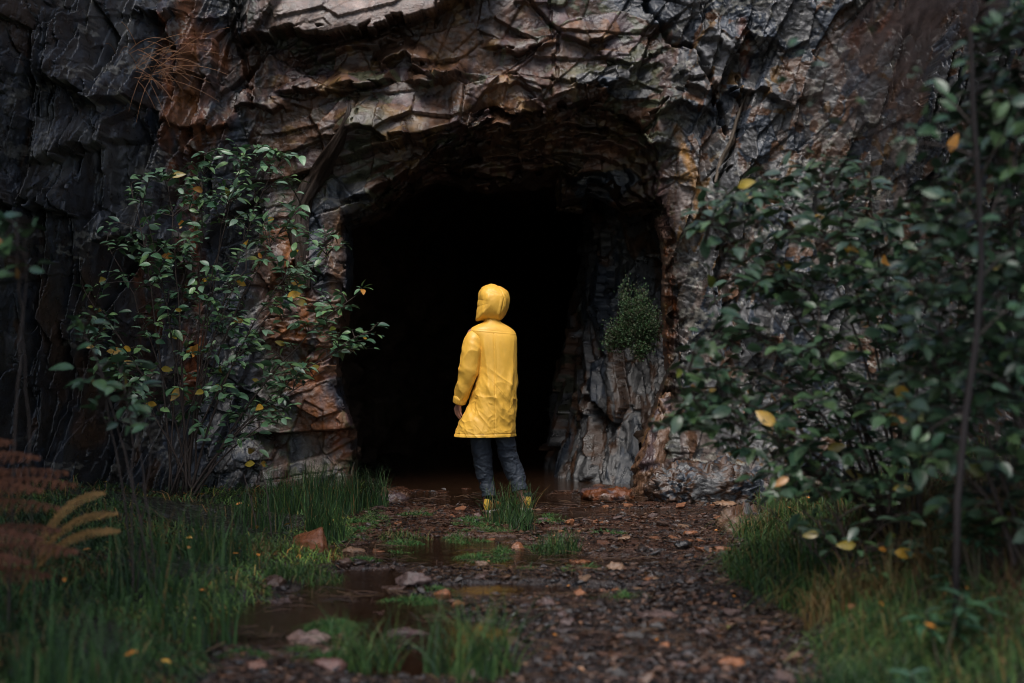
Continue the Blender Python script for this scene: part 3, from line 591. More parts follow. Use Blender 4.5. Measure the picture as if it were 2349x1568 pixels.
x, y = bank_pts(42000, 1, 4.4, 12.0, 2.4); n = len(x); pt = fbm(x*1.5, y*1.5, s=405, o=3)
k_ = (RNG.random(n) < .15+1.4*(pt+.3)); x, y = x[k_], y[k_]; n = len(x)
dry = sstep(.25, .9, x-bankR(y))*sstep(9.5, 7.5, y)
c = gcol(n, (2, 3, 2, 2, 1.2, .8)); br = np.array([[.07, .036, .02], [.045, .026, .018], [.10, .058, .034], [.03, .034, .015]])[RNG.integers(0, 4, n)]
c = np.where(RNG.random((n, 1)) < dry[:, None]*.8, br, c)
H = RNG.uniform(.08, .26, n)
tag(link('grass', blades('grass', on_ground(x, y), H, c, lean=1.1, wd=.0032, droop=.75, leandir=(-.5, -.3, 0))), 'drooping green and straw grass covering the right bank', 'grass', kind='stuff')
# mossy green patches in the stream
PATCH = [(815, 1195, 90, 26), (795, 1225, 60, 25), (960, 1182, 50, 8), (1100, 1203, 70, 14), (1262, 1192, 40, 14), (1075, 1236, 60, 14), (1105, 1283, 70, 10), (1150, 1268, 30, 6), (1395, 1222, 42, 8), (830, 1290, 40, 10),
         (940, 1382, 70, 8), (975, 1355, 60, 9), (1210, 1310, 30, 6), (1330, 1322, 60, 5), (760, 1440, 60, 16), (740, 1522, 70, 14), (1255, 1262, 70, 12), (1120, 1220, 60, 10), (1430, 1395, 22, 7), (560, 1520, 60, 10), (1345, 1395, 22, 5), (925, 1255, 50, 16), (680, 1500, 40, 8)]
xs_ = []; ys_ = []; hs_ = []
for (u, v, ru, rv) in PATCH:
    Y = F*CZ/(v-784); n = int(ru*rv*1.7)+250; r = np.sqrt(RNG.random(n)); a = RNG.uniform(0, 6.283, n)
    vv = v+rv*r*np.sin(a); yy = F*CZ/(vv-784); xs_.append((u+ru*r*np.cos(a)-1174.5)/F*yy); ys_.append(yy); hs_.append(RNG.uniform(.015, .085, n)*(1.15-r*.9))
x = np.concatenate(xs_); y = np.concatenate(ys_); P = on_ground(x, y); P[:, 2] = np.maximum(P[:, 2], -.006)
k_ = fbm(x*9, y*9, s=411, o=3)+.5*fbm(x*3, y*5, s=415, o=2) > .0; n = k_.sum()
c = np.array([[.04, .12, .03], [.03, .09, .03], [.07, .15, .035], [.10, .12, .04]])[RNG.integers(0, 4, n)]*RNG.uniform(.7, 1.3, (n, 1))
tag(link('moss', blades('moss', P[k_], np.concatenate(hs_)[k_], c, lean=2.6, wd=.0024, segs=4)), 'bright green moss and short grass in patches on the stream bed', 'moss', kind='stuff')
# litter of stalks and needles
x, y = scatter_path(11000, 5.2, 12.2); pt = fbm(x*1.8, y*2.6, s=421, o=3); k_ = (pt > .0); x, y = x[k_], y[k_]; n = len(x)
P = np.stack([x, y, np.maximum(ground_z(x, y, False), 0)+RNG.uniform(.002, .016, n)], -1)
ST = np.array([(-.5, -.018, 0), (-.5, .018, 0), (0, .02, .04), (0, -.02, .04), (.5, .012, 0), (.5, -.012, 0)]); SF = np.array([(0, 3, 2, 1), (3, 5, 4, 2)])
cl_ = np.array([[.05, .026, .018], [.03, .02, .016], [.085, .045, .028], [.11, .065, .035]])[RNG.integers(0, 4, n)]
tag(link('litter', stamp(ST, SF, P, rdir(n, .12)*np.array([1.6, .8, 1]), rdir(n, .2)+np.array([0, 0, 1.5]), RNG.uniform(.03, .14, n), cl_, 'litter', M['bark'])), 'dark dead stalks and twigs washed together on the stream bed', 'plant litter', kind='stuff')
# decayed brown leaf litter
x, y = scatter_path(5200, 5.0, 12.3); z = ground_z(x, y, False); k_ = z > -.004; x, y, z = x[k_], y[k_], z[k_]; n = len(x)
P = np.stack([x, y, z+RNG.uniform(.004, .014, n)], -1)
cl_ = np.array([[.07, .035, .022], [.045, .028, .022], [.10, .045, .022], [.13, .075, .05], [.06, .05, .045]])[RNG.integers(0, 5, n)]*RNG.uniform(.6, 1.2, (n, 1))
lt2, lf2 = leaf_template(.3, .16, .25, 4)
tag(link('leaves', stamp(lt2, lf2, P, rdir(n, .25), rdir(n, .5)+np.array([0, 0, 1.6]), RNG.uniform(.02, .055, n), cl_, 'leaves', M['stone'], True)), 'rotting brown leaves pressed into the wet stream bed', 'leaf litter', kind='stuff')

# ---------------------------------------------------------------- rush clumps and grass tufts
def clump(name, u, v, Y, spread, n, h, label, cat, group=None, w=(4, 3, 4, .5, .5, .2), wd=.0028, lean=.3, k=1.0, droop=.2, deep=.7):
    p = PX(u, v, Y); z0 = float(ground_z(p[0], p[1], False)); 
    r = np.sqrt(RNG.random(n))*spread; a = RNG.uniform(0, 6.283, n)
    P = np.stack([r*np.cos(a), r*np.sin(a)*deep, 0*a], -1); P[:, 2] = ground_z(P[:, 0]+p[0], P[:, 1]+p[1], False)-z0-.01
    H = h*RNG.uniform(.4, 1.0, n)
    o = link(name, blades(name, P, H, gcol(n, w, k), lean=lean, wd=wd, droop=droop, segs=5), loc=(p[0], p[1], z0)); return tag(o, label, cat, group)
def gY(v, z=0.0): return F*(CZ-z)/(v-784)
clump('rush_clump', 1168, 1204, gY(1204), .17, 240, .36, 'tall rush clump growing in front of the person\'s boots', 'rushes', w=(4, 4, 4, 1, .5, .4), lean=.75, wd=.0022)
clump('rush_clump', 1195, 1216, gY(1216), .10, 110, .20, 'short rush clump right below the boots', 'rushes', lean=.9)
clump('grass_tuft', 1275, 1268, gY(1268), .15, 220, .20, 'low spreading green tuft in the middle of the stream', 'grass tuft', lean=.9, w=(3, 4, 3, 3, .5, .3))
clump('rush_clump', 760, 1165, 10.6, .22, 260, .42, 'dense dark rush clump beside the left foot of the cave mouth', 'rushes', lean=.35, wd=.0025)
clump('rush_clump', 845, 1160, 11.0, .16, 230, .36, 'rush clump leaning into the cave mouth at left', 'rushes', lean=.6, wd=.0025)
clump('rush_clump', 690, 1200, 9.9, .26, 260, .36, 'rush clump behind the pointed rust rock', 'rushes', lean=.4)
clump('rush_clump', 745, 1228, 9.2, .14, 200, .34, 'thin rushes just right of the pointed rust rock', 'rushes', lean=.5)
clump('rush_clump', 600, 1215, 9.3, .22, 120, .32, 'rush clump left of the pointed rust rock', 'rushes', lean=.5)
clump('grass_tuft', 840, 1535, gY(1535), .14, 190, .30, 'upright green tuft growing out of the near pool', 'grass tuft', lean=1.0, w=(2, 4, 2, 4, .4, .2), wd=.0026)
clump('grass_tuft', 1080, 1560, gY(1560),   .18, 230, .40, 'tall green tuft in the middle of the near edge', 'grass tuft', lean=1.0, w=(2, 4, 3, 3, .3, .2), wd=.0026)
clump('grass_tuft', 930, 1240, gY(1240), .17, 260, .12, 'yellowish drooping tuft on a stone beyond the pool', 'grass tuft', lean=1.3, w=(1, 3, 1, 4, 3, 1), droop=.6)
clump('grass_tuft', 1050, 1245, gY(1245), .13, 160, .10, 'pale green drooping tuft beyond the middle pool', 'grass tuft', lean=1.3, w=(1, 3, 1, 4, 2, 1), droop=.6)
clump('grass_tuft', 700, 1335, gY(1335), .22, 420, .17, 'bright green tuft at the foot of the pointed rust rock', 'grass tuft', lean=1.2, w=(2, 4, 1, 4, 1, .5), droop=.6)
clump('grass_tuft', 600, 1290, 8.3, .25, 420, .16, 'straw and green tuft left of the pointed rust rock', 'grass tuft', lean=1.1, w=(2, 3, 1, 3, 2.5, 1.5), droop=.5)
clump('rush_clump', 445, 1460, 6.0, .20, 70, .66, 'tall blurred rushes in the middle of the left bank', 'rushes', lean=.7, wd=.0034)
clump('rush_clump', 330, 1400, 6.6, .20, 50, .56, 'thin tall rushes behind the near left grass', 'rushes', lean=.5, wd=.0034)
clump('rush_clump', 500, 1290, 7.8, .2, 90, .45, 'dark rushes standing under the left shrub', 'rushes', lean=.4, wd=.003)
clump('rush_clump', 180, 1560, 4.9, .22, 160, .5, 'dark rushes at the bottom left corner', 'rushes', lean=.5, wd=.0035)
clump('grass_tuft', 1740, 1340, 7.9, .2, 400, .26, 'bright green hanging tuft at the edge of the right bank', 'grass tuft', lean=1.1, w=(2, 4, 1, 4, 1, .5), droop=.8)
clump('grass_tuft', 1790, 1210, 9.2, .3, 500, .34, 'pale drooping grass tussock on the right bank under the shrub', 'grass tuft', lean=1.1, w=(2, 3, 1, 3, 3, 2), droop=.8)
clump('grass_tuft', 1880, 1110, 10.2, .35, 420, .3, 'green tussock behind the right shrub', 'grass tuft', lean=.9, w=(2, 4, 1, 4, 1, 1), droop=.6)
clump('dry_grass', 2010, 1360, 6.2, .32, 520, .42, 'brown dead grass tussock on the right bank', 'dry grass', lean=.9, w=(0, .3, .3, 0, 2, 3), droop=.8, k=.7)
clump('dry_grass', 2080, 1180, 7.2, .4, 480, .42, 'brown dead grass behind the tussock on the right bank', 'dry grass', lean=.9, w=(.2, .3, .3, 0, 2, 3), droop=.8, k=.6)
clump('dry_grass', 2250, 1100, 6.6, .45, 420, .45, 'reddish dead grass at the right edge above the bank', 'dry grass', lean=.8, w=(.2, 0, .6, 0, 1, 3), droop=.6, k=.6)
clump('grass_tuft', 1960, 1540, 4.9, .2, 260, .22, 'dark green tuft at the bottom of the right bank', 'grass tuft', lean=1.0, k=.9)

# ---------------------------------------------------------------- shrubs
def inpoly(p, poly):
    x, y = p; r = False
    for i in range(len(poly)):
        (x1, y1), (x2, y2) = poly[i], poly[(i+1) % len(poly)]
        if (y1 > y) != (y2 > y) and x < (x2-x1)*(y-y1)/(y2-y1)+x1: r = not r
    return r
LEAFC = np.array([[.05, .105, .05], [.07, .135, .065], [.032, .075, .04], [.09, .16, .06], [.07, .12, .075]])
YEL = np.array([[.45, .26, .03], [.30, .22, .03], [.16, .18, .03], [.38, .17, .03]])
def shrub(name, label, cat, base, Y0, Yr, mains, poly, ntw, leaf, nleaf, stemr=.011, yel=.03, tw_col=(.055, .04, .034), leafk=1.0, seed=0, extra=None, maxlen=.6, stem_name='stem', leafup=.8, wide=1.0):
    r = np.random.default_rng(seed); b = PX(*base); b[2] = min(b[2], float(ground_z(b[0], b[1], False)))
    root = empty(name, tuple(b), label, cat)
    sm = MB(); tw = MB(); samples = []
    for (u, v, dy) in mains:
        e = PX(u, v, Y0+dy); s0 = b+np.array([r.uniform(-.10, .10), r.uniform(-.06, .06), 0])
        m = s0*.55+e*.45; m[0] = s0[0]*.65+e[0]*.35; m[2] = s0[2]*.35+e[2]*.65
        c = bez(s0, m, e, 16)+r.normal(size=(16, 3))*.008*np.linspace(0, 1, 16)[:, None]
        sm.tube(c-b, stemr*r.uniform(.7, 1.1), .002, 6, tw_col); samples.append(c[3:])
    S = np.concatenate(samples)
    us_ = [p[0] for p in poly]; vs_ = [p[1] for p in poly]; pos = []; dirs = []; ups = []; sz = []
    n = 0; todo = list(extra or [])
    while n < ntw:
        if todo: u, v, dy = todo.pop(); e = PX(u, v, Y0+dy)
        else:
            u = r.uniform(min(us_), max(us_)); v = r.uniform(min(vs_), max(vs_))
            if not inpoly((u, v), poly): continue
            e = PX(u, v, Y0+r.uniform(-Yr, Yr))
        n += 1
        D = e-S; dist = np.linalg.norm(D*np.array([1, .7, 1]), axis=1)+np.where(D[:, 2] < 0, .45, 0)+np.abs(dist_pref(D))*.0
        q = S[np.argmin(np.abs(dist-.18*maxlen/.6))] if r.random() < .55 else S[np.argmin(dist)]
        L_ = np.linalg.norm(e-q)
        m = (q+e)/2+np.array([r.uniform(-.05, .05), r.uniform(-.05, .05), .10*L_+r.uniform(0, .04)])
        npt = 9; c = bez(q, m, e, npt); tw.tube(c-b, .0035+.002*min(L_, 1), .0012, 4, tw_col, cap=False)
        k = nleaf+r.integers(-1, 3); tang = np.gradient(c, axis=0)
        for j in range(k):
            t_ = 1-(j/max(k, 1))*min(.85, .35/max(L_, .2)+.25); f = t_*(npt-1); i0 = min(int(f), npt-2); p = c[i0]+(c[i0+1]-c[i0])*(f-i0)
            tg = tang[i0]/np.linalg.norm(tang[i0]); side = np.cross(tg, [0, 0, 1.]); side /= np.linalg.norm(side)+1e-6
            sg = 1 if j % 2 else -1
            d_ = tg*(.5 if j else 1.2)+side*sg*(.8 if j else .1)+r.normal(size=3)*.3; d_[2] -= .12
            pos.append(p+d_*.012); dirs.append(d_); ups.append(np.array([0, -.18, leafup])+r.normal(size=3)*.30); sz.append(leaf*r.choice([.45, .7, .9, 1.0, 1.1, 1.25])*r.uniform(.85, 1.1))
    pos = np.array(pos)-b; n = len(pos); cc = LEAFC[r.integers(0, 5, n)]*r.uniform(.7, 1.3, (n, 1))*leafk
    isy = r.random(n) < yel
    link('stem', sm.mesh('stem', M['bark']), root)
    if ntw > 10: link('twigs', tw.mesh('twigs', M['bark']), root)
    else:
        for vv in tw.V: link('twig', mesh_np('twig', vv, grid_faces(9, 4, True), M['bark'], np.tile(np.array(tw_col), (len(vv), 1)), True), root)
    d_, u_, s_ = np.array(dirs), np.array(ups), np.array(sz)
    g_ = ~isy; link('foliage', stamp(LT, LF, pos[g_], d_[g_], u_[g_], s_[g_], cc[g_], 'foliage', M['leaf'], True, wid=r.uniform(.85, 1.25, g_.sum())*wide), root)
    if isy.any():
        ny = isy.sum(); o = link('yellow_leaves', stamp(LT, LF, pos[isy], d_[isy], u_[isy]*np.array([1, 1, .3])+np.array([0, -.8, 0]), s_[isy]*1.05, YEL[r.integers(0, 4, ny)]*r.uniform(.7, 1.1, (ny, 1)), 'yellow_leaves', M['leaf'], True, wid=np.full(ny, 1.1*wide)), root)
        o['label'] = 'yellow autumn leaves'
    return root
def dist_pref(D): return D[:, 0]
LP = [(290, 420), (400, 355), (560, 330), (660, 350), (710, 420), (690, 480), (740, 530), (790, 560), (740, 640), (830, 660), (800, 700), (860, 745), (850, 800), (790, 850), (740, 830), (700, 900), (640, 990), (560, 1040), (430, 1000), (300, 930), (200, 830), (180, 740), (170, 640), (270, 590), (230, 500)]
shrub('leafy_shrub', 'broad leafy shrub with small glossy leaves left of the cave mouth', 'shrub', (420, 1130, 10.2), 10.35, .45,
      [(300, 420, 0), (380, 380, .2), (470, 360, -.1), (560, 345, .1), (640, 370, .2), (690, 470, 0), (780, 560, .1), (830, 670, .0), (850, 760, -.1), (750, 850, -.2), (650, 950, -.2), (240, 560, .2), (200, 680, .1), (210, 800, -.2), (330, 480, -.3), (520, 480, -.3), (560, 620, -.4), (430, 550, .3), (650, 640, -.3)],
      LP, 380, .082, 6, yel=.02, seed=11, leafk=1.6, extra=[(868, 742, 0), (830, 662, 0), (855, 800, 0), (870, 770, .1), (790, 560, 0), (745, 530, 0), (800, 700, 0), (690, 355, 0), (600, 335, 0), (540, 330, 0), (820, 790, 0)])
shrub('leafy_branch', 'close blurred leafy branch in front of the left shrub', 'branch', (330, 1400, 6.6), 6.7, .25,
      [(210, 790, 0), (300, 880, .1), (180, 730, 0), (350, 1000, 0), (270, 830, .1)], [(150, 720), (280, 720), (330, 860), (400, 1000), (350, 1040), (230, 940), (150, 850)], 26, .085, 3, yel=.06, seed=12, stemr=.006, maxlen=.4, wide=1.15)
shrub('leafy_sprig', 'tall single stem with a few pale leaves at the far left edge', 'sapling', (30, 1350, 5.6), 5.6, .12,
      [(35, 520, 0), (60, 600, 0)], [(0, 500), (90, 500), (110, 620), (0, 640)], 9, .10, 3, yel=.05, seed=13, stemr=.006, maxlen=.4, wide=1.1)
shrub('leafy_sprig', 'low sprig of yellow green leaves at the right of the left shrub foot', 'sprig', (600, 1240, 8.8), 8.9, .08,
      [(590, 1030, 0), (560, 1090, 0)], [(560, 1000), (620, 1010), (600, 1080), (565, 1060)], 4, .08, 2, yel=.4, seed=14, stemr=.005, maxlen=.3)
RP_ = [(1590, 480), (1640, 440), (1760, 380), (1850, 350), (1960, 370), (2060, 460), (2180, 470), (2340, 520), (2349, 900), (2250, 1060), (2120, 1130), (1980, 1120), (1900, 1140), (1780, 1150), (1720, 1080), (1600, 1000), (1510, 975), (1570, 930), (1560, 840), (1640, 830), (1640, 690), (1700, 600), (1640, 530)]
shrub('leafy_shrub', 'large blurred leafy shrub overhanging from the right bank', 'shrub', (2080, 1180, 7.0), 6.7, .55,
      [(1600, 490, .2), (1660, 440, 0), (1780, 400, 0), (1880, 380, .2), (1980, 400, -.1), (1620, 560, -.2), (1650, 700, .1), (1580, 860, -.3), (1530, 975, -.4), (1620, 950, -.2), (1700, 1010, -.2), (1790, 880, 0), (1800, 640, .2), (1900, 560, -.3), (2050, 540, .1), (2200, 560, .2), (2300, 640, 0), (1850, 760, -.4), (2100, 700, .2), (1780, 1060, -.3)],
      RP_, 440, .086, 6, yel=.012, seed=15, leafk=.72, extra=[(1515, 970, -.3), (1590, 480, 0), (1560, 850, -.3), (1580, 920, -.4), (1600, 520, .1), (1620, 600, .1), (1860, 352, 0), (1940, 360, 0)], wide=1.1)
shrub('leafy_sapling', 'sparse sapling with drooping leaves low on the right bank', 'sapling', (1960, 1330, 6.4), 6.3, .3,
      [(1760, 1090, 0), (1820, 1060, 0), (1740, 1160, .1), (1900, 1130, 0), (2040, 1180, -.1)], [(1720, 1060), (1880, 1050), (2080, 1080), (2180, 1200), (2160, 1360), (2000, 1330), (1900, 1250), (1760, 1180)], 42, .075, 4, yel=.04, leafk=.7, seed=16, stemr=.006)
shrub('leafy_shrub', 'dark close shrub filling the right edge behind the thin tree trunk', 'shrub', (2380, 1250, 5.6), 5.6, .35,
      [(2120, 480, 0), (2200, 420, .1), (2300, 380, 0), (2340, 260, .1), (2260, 120, 0), (2350, 20, .1), (2080, 640, -.1), (2120, 820, 0), (2200, 700, .1), (2300, 600, 0), (2100, 980, 0), (2340, 850, 0), (2250, 960, -.1)],
      [(2080, 470), (2180, 330), (2210, 60), (2300, -40), (2420, -40), (2420, 1230), (2200, 1200), (2060, 1040), (2050, 700)], 330, .080, 5, yel=.012, seed=17, leafk=.45, wide=1.15)
# thin tree and its leaves at the right edge
def tree_thin():
    pts = np.array([PX(u, v, 5.1) for u, v in [(2190, 1330), (2196, 1150), (2215, 950), (2240, 780), (2252, 600), (2245, 420), (2232, 250), (2228, 100), (2215, -80), (2190, -400)]])
    b = pts[0].copy(); b[2] = float(ground_z(b[0], b[1], False))-.02; pts[0] = b
    root = empty('thin_tree', tuple(b), 'thin bare dark tree trunk rising at the right side of the shrub', 'tree')
    m = MB(); m.tube(pts-b, .014, .009, 8, (.022, .017, .017)); link('trunk', m.mesh('trunk', M['bark']), root)
    m = MB(); pos = []; dirs = []; r = np.random.default_rng(5)
    for (u0, v0, u1, v1) in [(2240, 300, 2120, 190), (2236, 330, 2130, 290), (2250, 520, 2170, 440), (2230, 120, 2330, 30), (2245, 420, 2340, 260), (2250, 560, 2345, 330), (2225, 60, 2090, -60), (2252, 640, 2345, 560), (2240, 780, 2340, 700), (2215, 950, 2110, 1010), (2230, 850, 2330, 900), (2240, 360, 2060, 330)]:
        a = PX(u0, v0, 5.1); e = PX(u1, v1, 5.1+r.uniform(-.3, .3)); c = bez(a, (a+e)/2+np.array([0, 0, .04]), e, 7); m.tube(c-b, .005, .0015, 5, (.05, .038, .034))
        for j in range(7):
            p = c[6-j % 4]+r.normal(size=3)*.035; pos.append(p-b); dirs.append((e-a)/np.linalg.norm(e-a)+r.normal(size=3)*.5)
    link('branches', m.mesh('branches', M['bark']), root); pos = np.array(pos); n = len(pos)
    link('foliage', stamp(LT, LF, pos, np.array(dirs), np.array([[0, -.4, .6]])+r.normal(size=(n, 3))*.4, r.uniform(.05, .085, n), LEAFC[r.integers(0, 5, n)], 'foliage', M['leaf'], True, wid=np.full(n, 1.15)), root)
tree_thin()
# mass of dry drooping twigs in the upper right
def dry_twigs():
    r = np.random.default_rng(21); b = PX(2200, -60, 4.6); root = empty('dry_branch', tuple(b), 'mass of brown dry drooping twigs hanging in the upper right', 'branch'); m = MB(); fine = MB()
    for k in range(26):
        e = PX(r.uniform(1830, 2100), r.uniform(120, 430), 4.6+r.uniform(-.4, .5)); s = b+r.normal(size=3)*np.array([.12, .1, .06])
        c = bez(s, (s+e)/2+np.array([0, 0, .12]), e, 10); m.tube(c-b, .004, .0012, 4, (.05, .032, .028), cap=False)
        for j in range(26):
            i = r.integers(3, 10); p = c[i]; q = p+np.array([r.uniform(-.10, .03), r.uniform(-.05, .05), r.uniform(-.10, .02)])
            fine.tube(np.array([p, (p+q)/2+r.normal(size=3)*.008, q])-b, .0014, .0007, 3, np.array([.06, .036, .03])*r.uniform(.6, 1.3), cap=False)
    link('branches', m.mesh('branches', M['bark']), root); link('twigs', fine.mesh('twigs', M['bark']), root)
    pos = np.array([PX(*q)-b for q in [(1850, 120, 4.9), (1860, 150, 5), (1880, 200, 5), (1870, 235, 4.9), (1900, 280, 5), (1810, 180, 4.9), (1895, 330, 5), (1925, 400, 4.8), (2000, 60, 4.7), (1830, 90, 4.9), (2050, 320, 4.8), (1960, 230, 4.8)]])
    n = len(pos); link('foliage', stamp(LT, LF, pos, rdir(n, .3), rdir(n)+np.array([0, -.5, 1]), RNG.uniform(.05, .08, n), LEAFC[RNG.integers(0, 5, n)], 'foliage', M['leaf'], True), root)
dry_twigs()
# heather in the cave
def heather():
    r = np.random.default_rng(31); b = PX(1450, 800, 12.35); root = empty('heather', tuple(b), 'bushy green heather growing on the rock inside the cave mouth', 'shrub'); m = MB(); P = []; D = []
    poly = [(1438, 632), (1460, 660), (1475, 650), (1500, 700), (1516, 745), (1505, 800), (1470, 835), (1440, 790), (1412, 830), (1376, 800), (1396, 740), (1425, 715), (1410, 670)]
    n = 0
    while n < 150:
        u = r.uniform(1380, 1514); v = r.uniform(632, 835)
        if not inpoly((u, v), poly): continue
        n += 1; e = PX(u, v, 12.35+r.uniform(-.12, .2))+np.array([0, 0, r.uniform(0, .04)]); s = b+(e-b)*r.uniform(.1, .5); c = bez(s, (s+e)/2+np.array([0, -.03, .02]), e, 6); m.tube(c-b, .002, .0008, 3, (.05, .035, .025), cap=False)
        for j in range(60):
            q = c[5]+(c[2]-c[5])*r.random()+r.normal(size=3)*.024; P.append(q-b); D.append(c[5]-c[3]+r.normal(size=3)*.05)
    P = np.array(P); k = len(P); link('stem', m.mesh('stem', M['bark']), root)
    link('foliage', stamp(lt2, lf2, P, np.array(D), rdir(k)+np.array([0, -.3, .6]), r.uniform(.012, .024, k), np.array([[.022, .050, .020], [.030, .066, .022], [.045, .052, .026]])[r.integers(0, 3, k)], 'foliage', M['grass']), root)
heather()
# roots on the cliff
def root_on_cliff(pts, radii, c, label, off=.05, sides=14, seed=1):
    P = np.array([PX(u, v, cliffY(u, v)-off) for u, v in pts]); pass
    t_ = np.linspace(0, 1, len(P)); tt = np.linspace(0, 1, 60); Q = np.stack([np.interp(tt, t_, P[:, k]) for k in range(3)], -1)
    for k in range(3): Q[:, k] = np.convolve(np.pad(Q[:, k], 4, mode='edge'), np.ones(9)/9, 'valid')
    R = np.interp(tt, t_, radii); b = Q[-1].copy(); m = MB(); m.tube(Q-b, R, 0, sides*3, c)
    V_ = m.V[0]; n = sides*3
    for i in range(60):
        ph = np.arange(n)/n*6.283; k = 1+.30*vnoise(ph*2.2+tt[i]*2, np.full(n, tt[i]*7.), s=seed)+.28*vnoise(ph*7+tt[i]*5, np.full(n, tt[i]*7.), s=seed+1)
        V_[i*n:(i+1)*n] = (Q[i]-b)+(V_[i*n:(i+1)*n]-(Q[i]-b))*k[:, None]
    me = m.mesh('tree_root', M['wood']); tag(link('tree_root', me, loc=tuple(b)), label, 'root')
root_on_cliff([(803, 232), (798, 270), (784, 310), (760, 350), (737, 390), (712, 430), (692, 470), (680, 530), (690, 600), (705, 680)], [.012, .024, .036, .055, .068, .066, .07, .08, .06, .03], (.026, .016, .011), 'thick brown tree root running down left of the cave mouth')
root_on_cliff([(1712, 216), (1695, 262), (1684, 300), (1676, 330), (1650, 375), (1641, 425)], [.008, .014, .016, .018, .018, .012], (.09, .07, .052), 'thin pale root clinging to the cliff right of the mouth', .05, 6, 5)
# straw tuft hanging from the upper left cliff
def straw():
    r = np.random.default_rng(41); b = PX(330, 150, cliffY(330, 150)-.1); m = MB()
    for k in range(46):
        s = b+r.normal(size=3)*np.array([.09, .04, .08]); a = r.uniform(-.5, 1.1); L_ = r.uniform(.2, .62)
        e = s+np.array([L_*math.cos(a)*r.choice([1, 1, .6, -.3]), -r.uniform(.02, .2), -L_*math.sin(a)*.9+.06]); c = bez(s, (s+e)/2+np.array([0, -.03, r.uniform(.04, .14)]), e, 8); m.tube(c-b, .0026, .0012, 3, np.array([.24, .12, .06])*r.uniform(.6, 1.2), cap=False)
    tag(link('straw_tuft', m.mesh('straw_tuft', M['grass']), loc=tuple(b)), 'wispy reddish straw stalks sticking out of the upper left cliff', 'dry grass')
straw()
# ---------------------------------------------------------------- bracken
def frond(b, tip, sag, c, r, wid=.16, n=32):
    """one fern frond: rachis with pinnae carrying small leaflets"""
    m = MB(); C_ = bez(np.zeros(3), np.array([tip[0]*.35, tip[1]*.35, tip[2]+sag]), tip, n+1); m.tube(C_, .0032, .001, 4, np.array(c)*.6, cap=False)
    T_ = np.gradient(C_, axis=0); pos = []; dr = []; sz = []; up = []
    for i in range(int(n*.32), n+1):
        tg = T_[i]/np.linalg.norm(T_[i]); sd = np.cross(tg, np.array([0, -.35, 1])); sd /= np.linalg.norm(sd)+1e-6; L_ = wid*math.sin(math.pi*min(1, .15+.85*max(i-n*.25, 0)/(n*.75)))**.7+.008
        for sg in (-1, 1):
            e = sd*sg*L_+tg*L_*.25+np.array([0, 0, -.55*L_])
            for j in range(12):
                t_ = (j+.5)/12; p = C_[i]+e*t_+r.normal(size=3)*.002
                for s2 in (-1, 1): pos.append(p); dr.append(e/np.linalg.norm(e)*.5+tg*s2+r.normal(size=3)*.2); sz.append(.0125*(1-t_*.7)+.003); up.append([0, -.5, .8])
    n_ = len(pos); me2 = stamp(lt2, lf2, np.array(pos), np.array(dr), np.array(up)+r.normal(size=(n_, 3))*.15, np.array(sz), np.array(c)*r.uniform(.6, 1.35, (n_, 1)), 'leaflets', M['grass'])
    return m.mesh('frond', M['bark']), me2
def bracken(u, v, Y, tips, c, label, seed, sag=.16, wid=.12):
    r = np.random.default_rng(seed); b = PX(u, v, Y); b[2] = float(ground_z(b[0], b[1], False)); root = empty('bracken', tuple(b), label, 'fern', 'dead bracken on the left bank')
    for (tu, tv, ty) in tips:
        a, l = frond(b, PX(tu, tv, ty)-b, sag, c, r, wid); f = link('frond', a, root); link('leaflets', l, f)
RB = (.13, .048, .022)
_r = np.random.default_rng(8)
def tips(n, u0, u1, v0, v1, Y): return [(_r.uniform(u0, u1), _r.uniform(v0, v1), Y+_r.uniform(-.25, .25)) for k in range(n)]
bracken(-330, 1230, 5.7, [(85, 1050, 5.5), (168, 1112, 5.4), (30, 1015, 5.8), (130, 1165, 5.3), (90, 1125, 5.2), (150, 1085, 5.9), (10, 1080, 5.2)], RB, 'reddish brown dead bracken arching in at the left edge', 51, .12, .075)
bracken(-300, 1380, 5.3, [(172, 1265, 5.2), (90, 1235, 5.1), (130, 1215, 5.4), (60, 1290, 5.0), (110, 1320, 5.3)], (.10, .036, .018), 'lower dark red bracken at the left edge above the near grass', 52, .12, .075)
bracken(40, 1200, 6.3, [(262, 1178, 6.1), (236, 1132, 6.3), (268, 1218, 6.0)], (.30, .17, .06), 'small golden bracken fern right of the red bracken', 53, .03, .045)
def shading_tree(x, y, label, seed):  # trees added out of view, their crowns keep light off both sides
    r = np.random.default_rng(seed); b = np.array([x, y, float(ground_z(x, y, False))-.05]); root = empty('added_shade_tree', tuple(b), label, 'tree')
    m = MB(); top = np.array([r.uniform(-.2, .2), r.uniform(-.2, .2), 7.6]); c = bez(np.zeros(3), top*.5+np.array([.15, .1, 0]), top, 10); m.tube(c, .13, .04, 10, (.045, .036, .03)); link('trunk', m.mesh('trunk', M['bark']), root)
    m = MB(); P = []; D = []
    for k in range(54):
        s0 = c[r.integers(4, 10)]; e = s0+np.array([r.normal()*.95, r.normal()*1.1, r.uniform(-.2, .9)]); cc = bez(s0, (s0+e)/2+np.array([0, 0, .2]), e, 7); m.tube(cc, .03, .006, 5, (.045, .036, .03))
        for j in range(230): P.append(cc[r.integers(3, 7)]+r.normal(size=3)*.30); D.append(r.normal(size=3))
    P = np.array(P); n = len(P); link('limbs', m.mesh('limbs', M['bark']), root)
    link('crown', stamp(lt2, lf2, P, np.array(D), np.array([[0, 0, .8]])+r.normal(size=(n, 3))*.5, r.uniform(.12, .22, n), LEAFC[r.integers(0, 5, n)], 'crown', M['leaf'], True, wid=np.full(n, 1.2)), root)
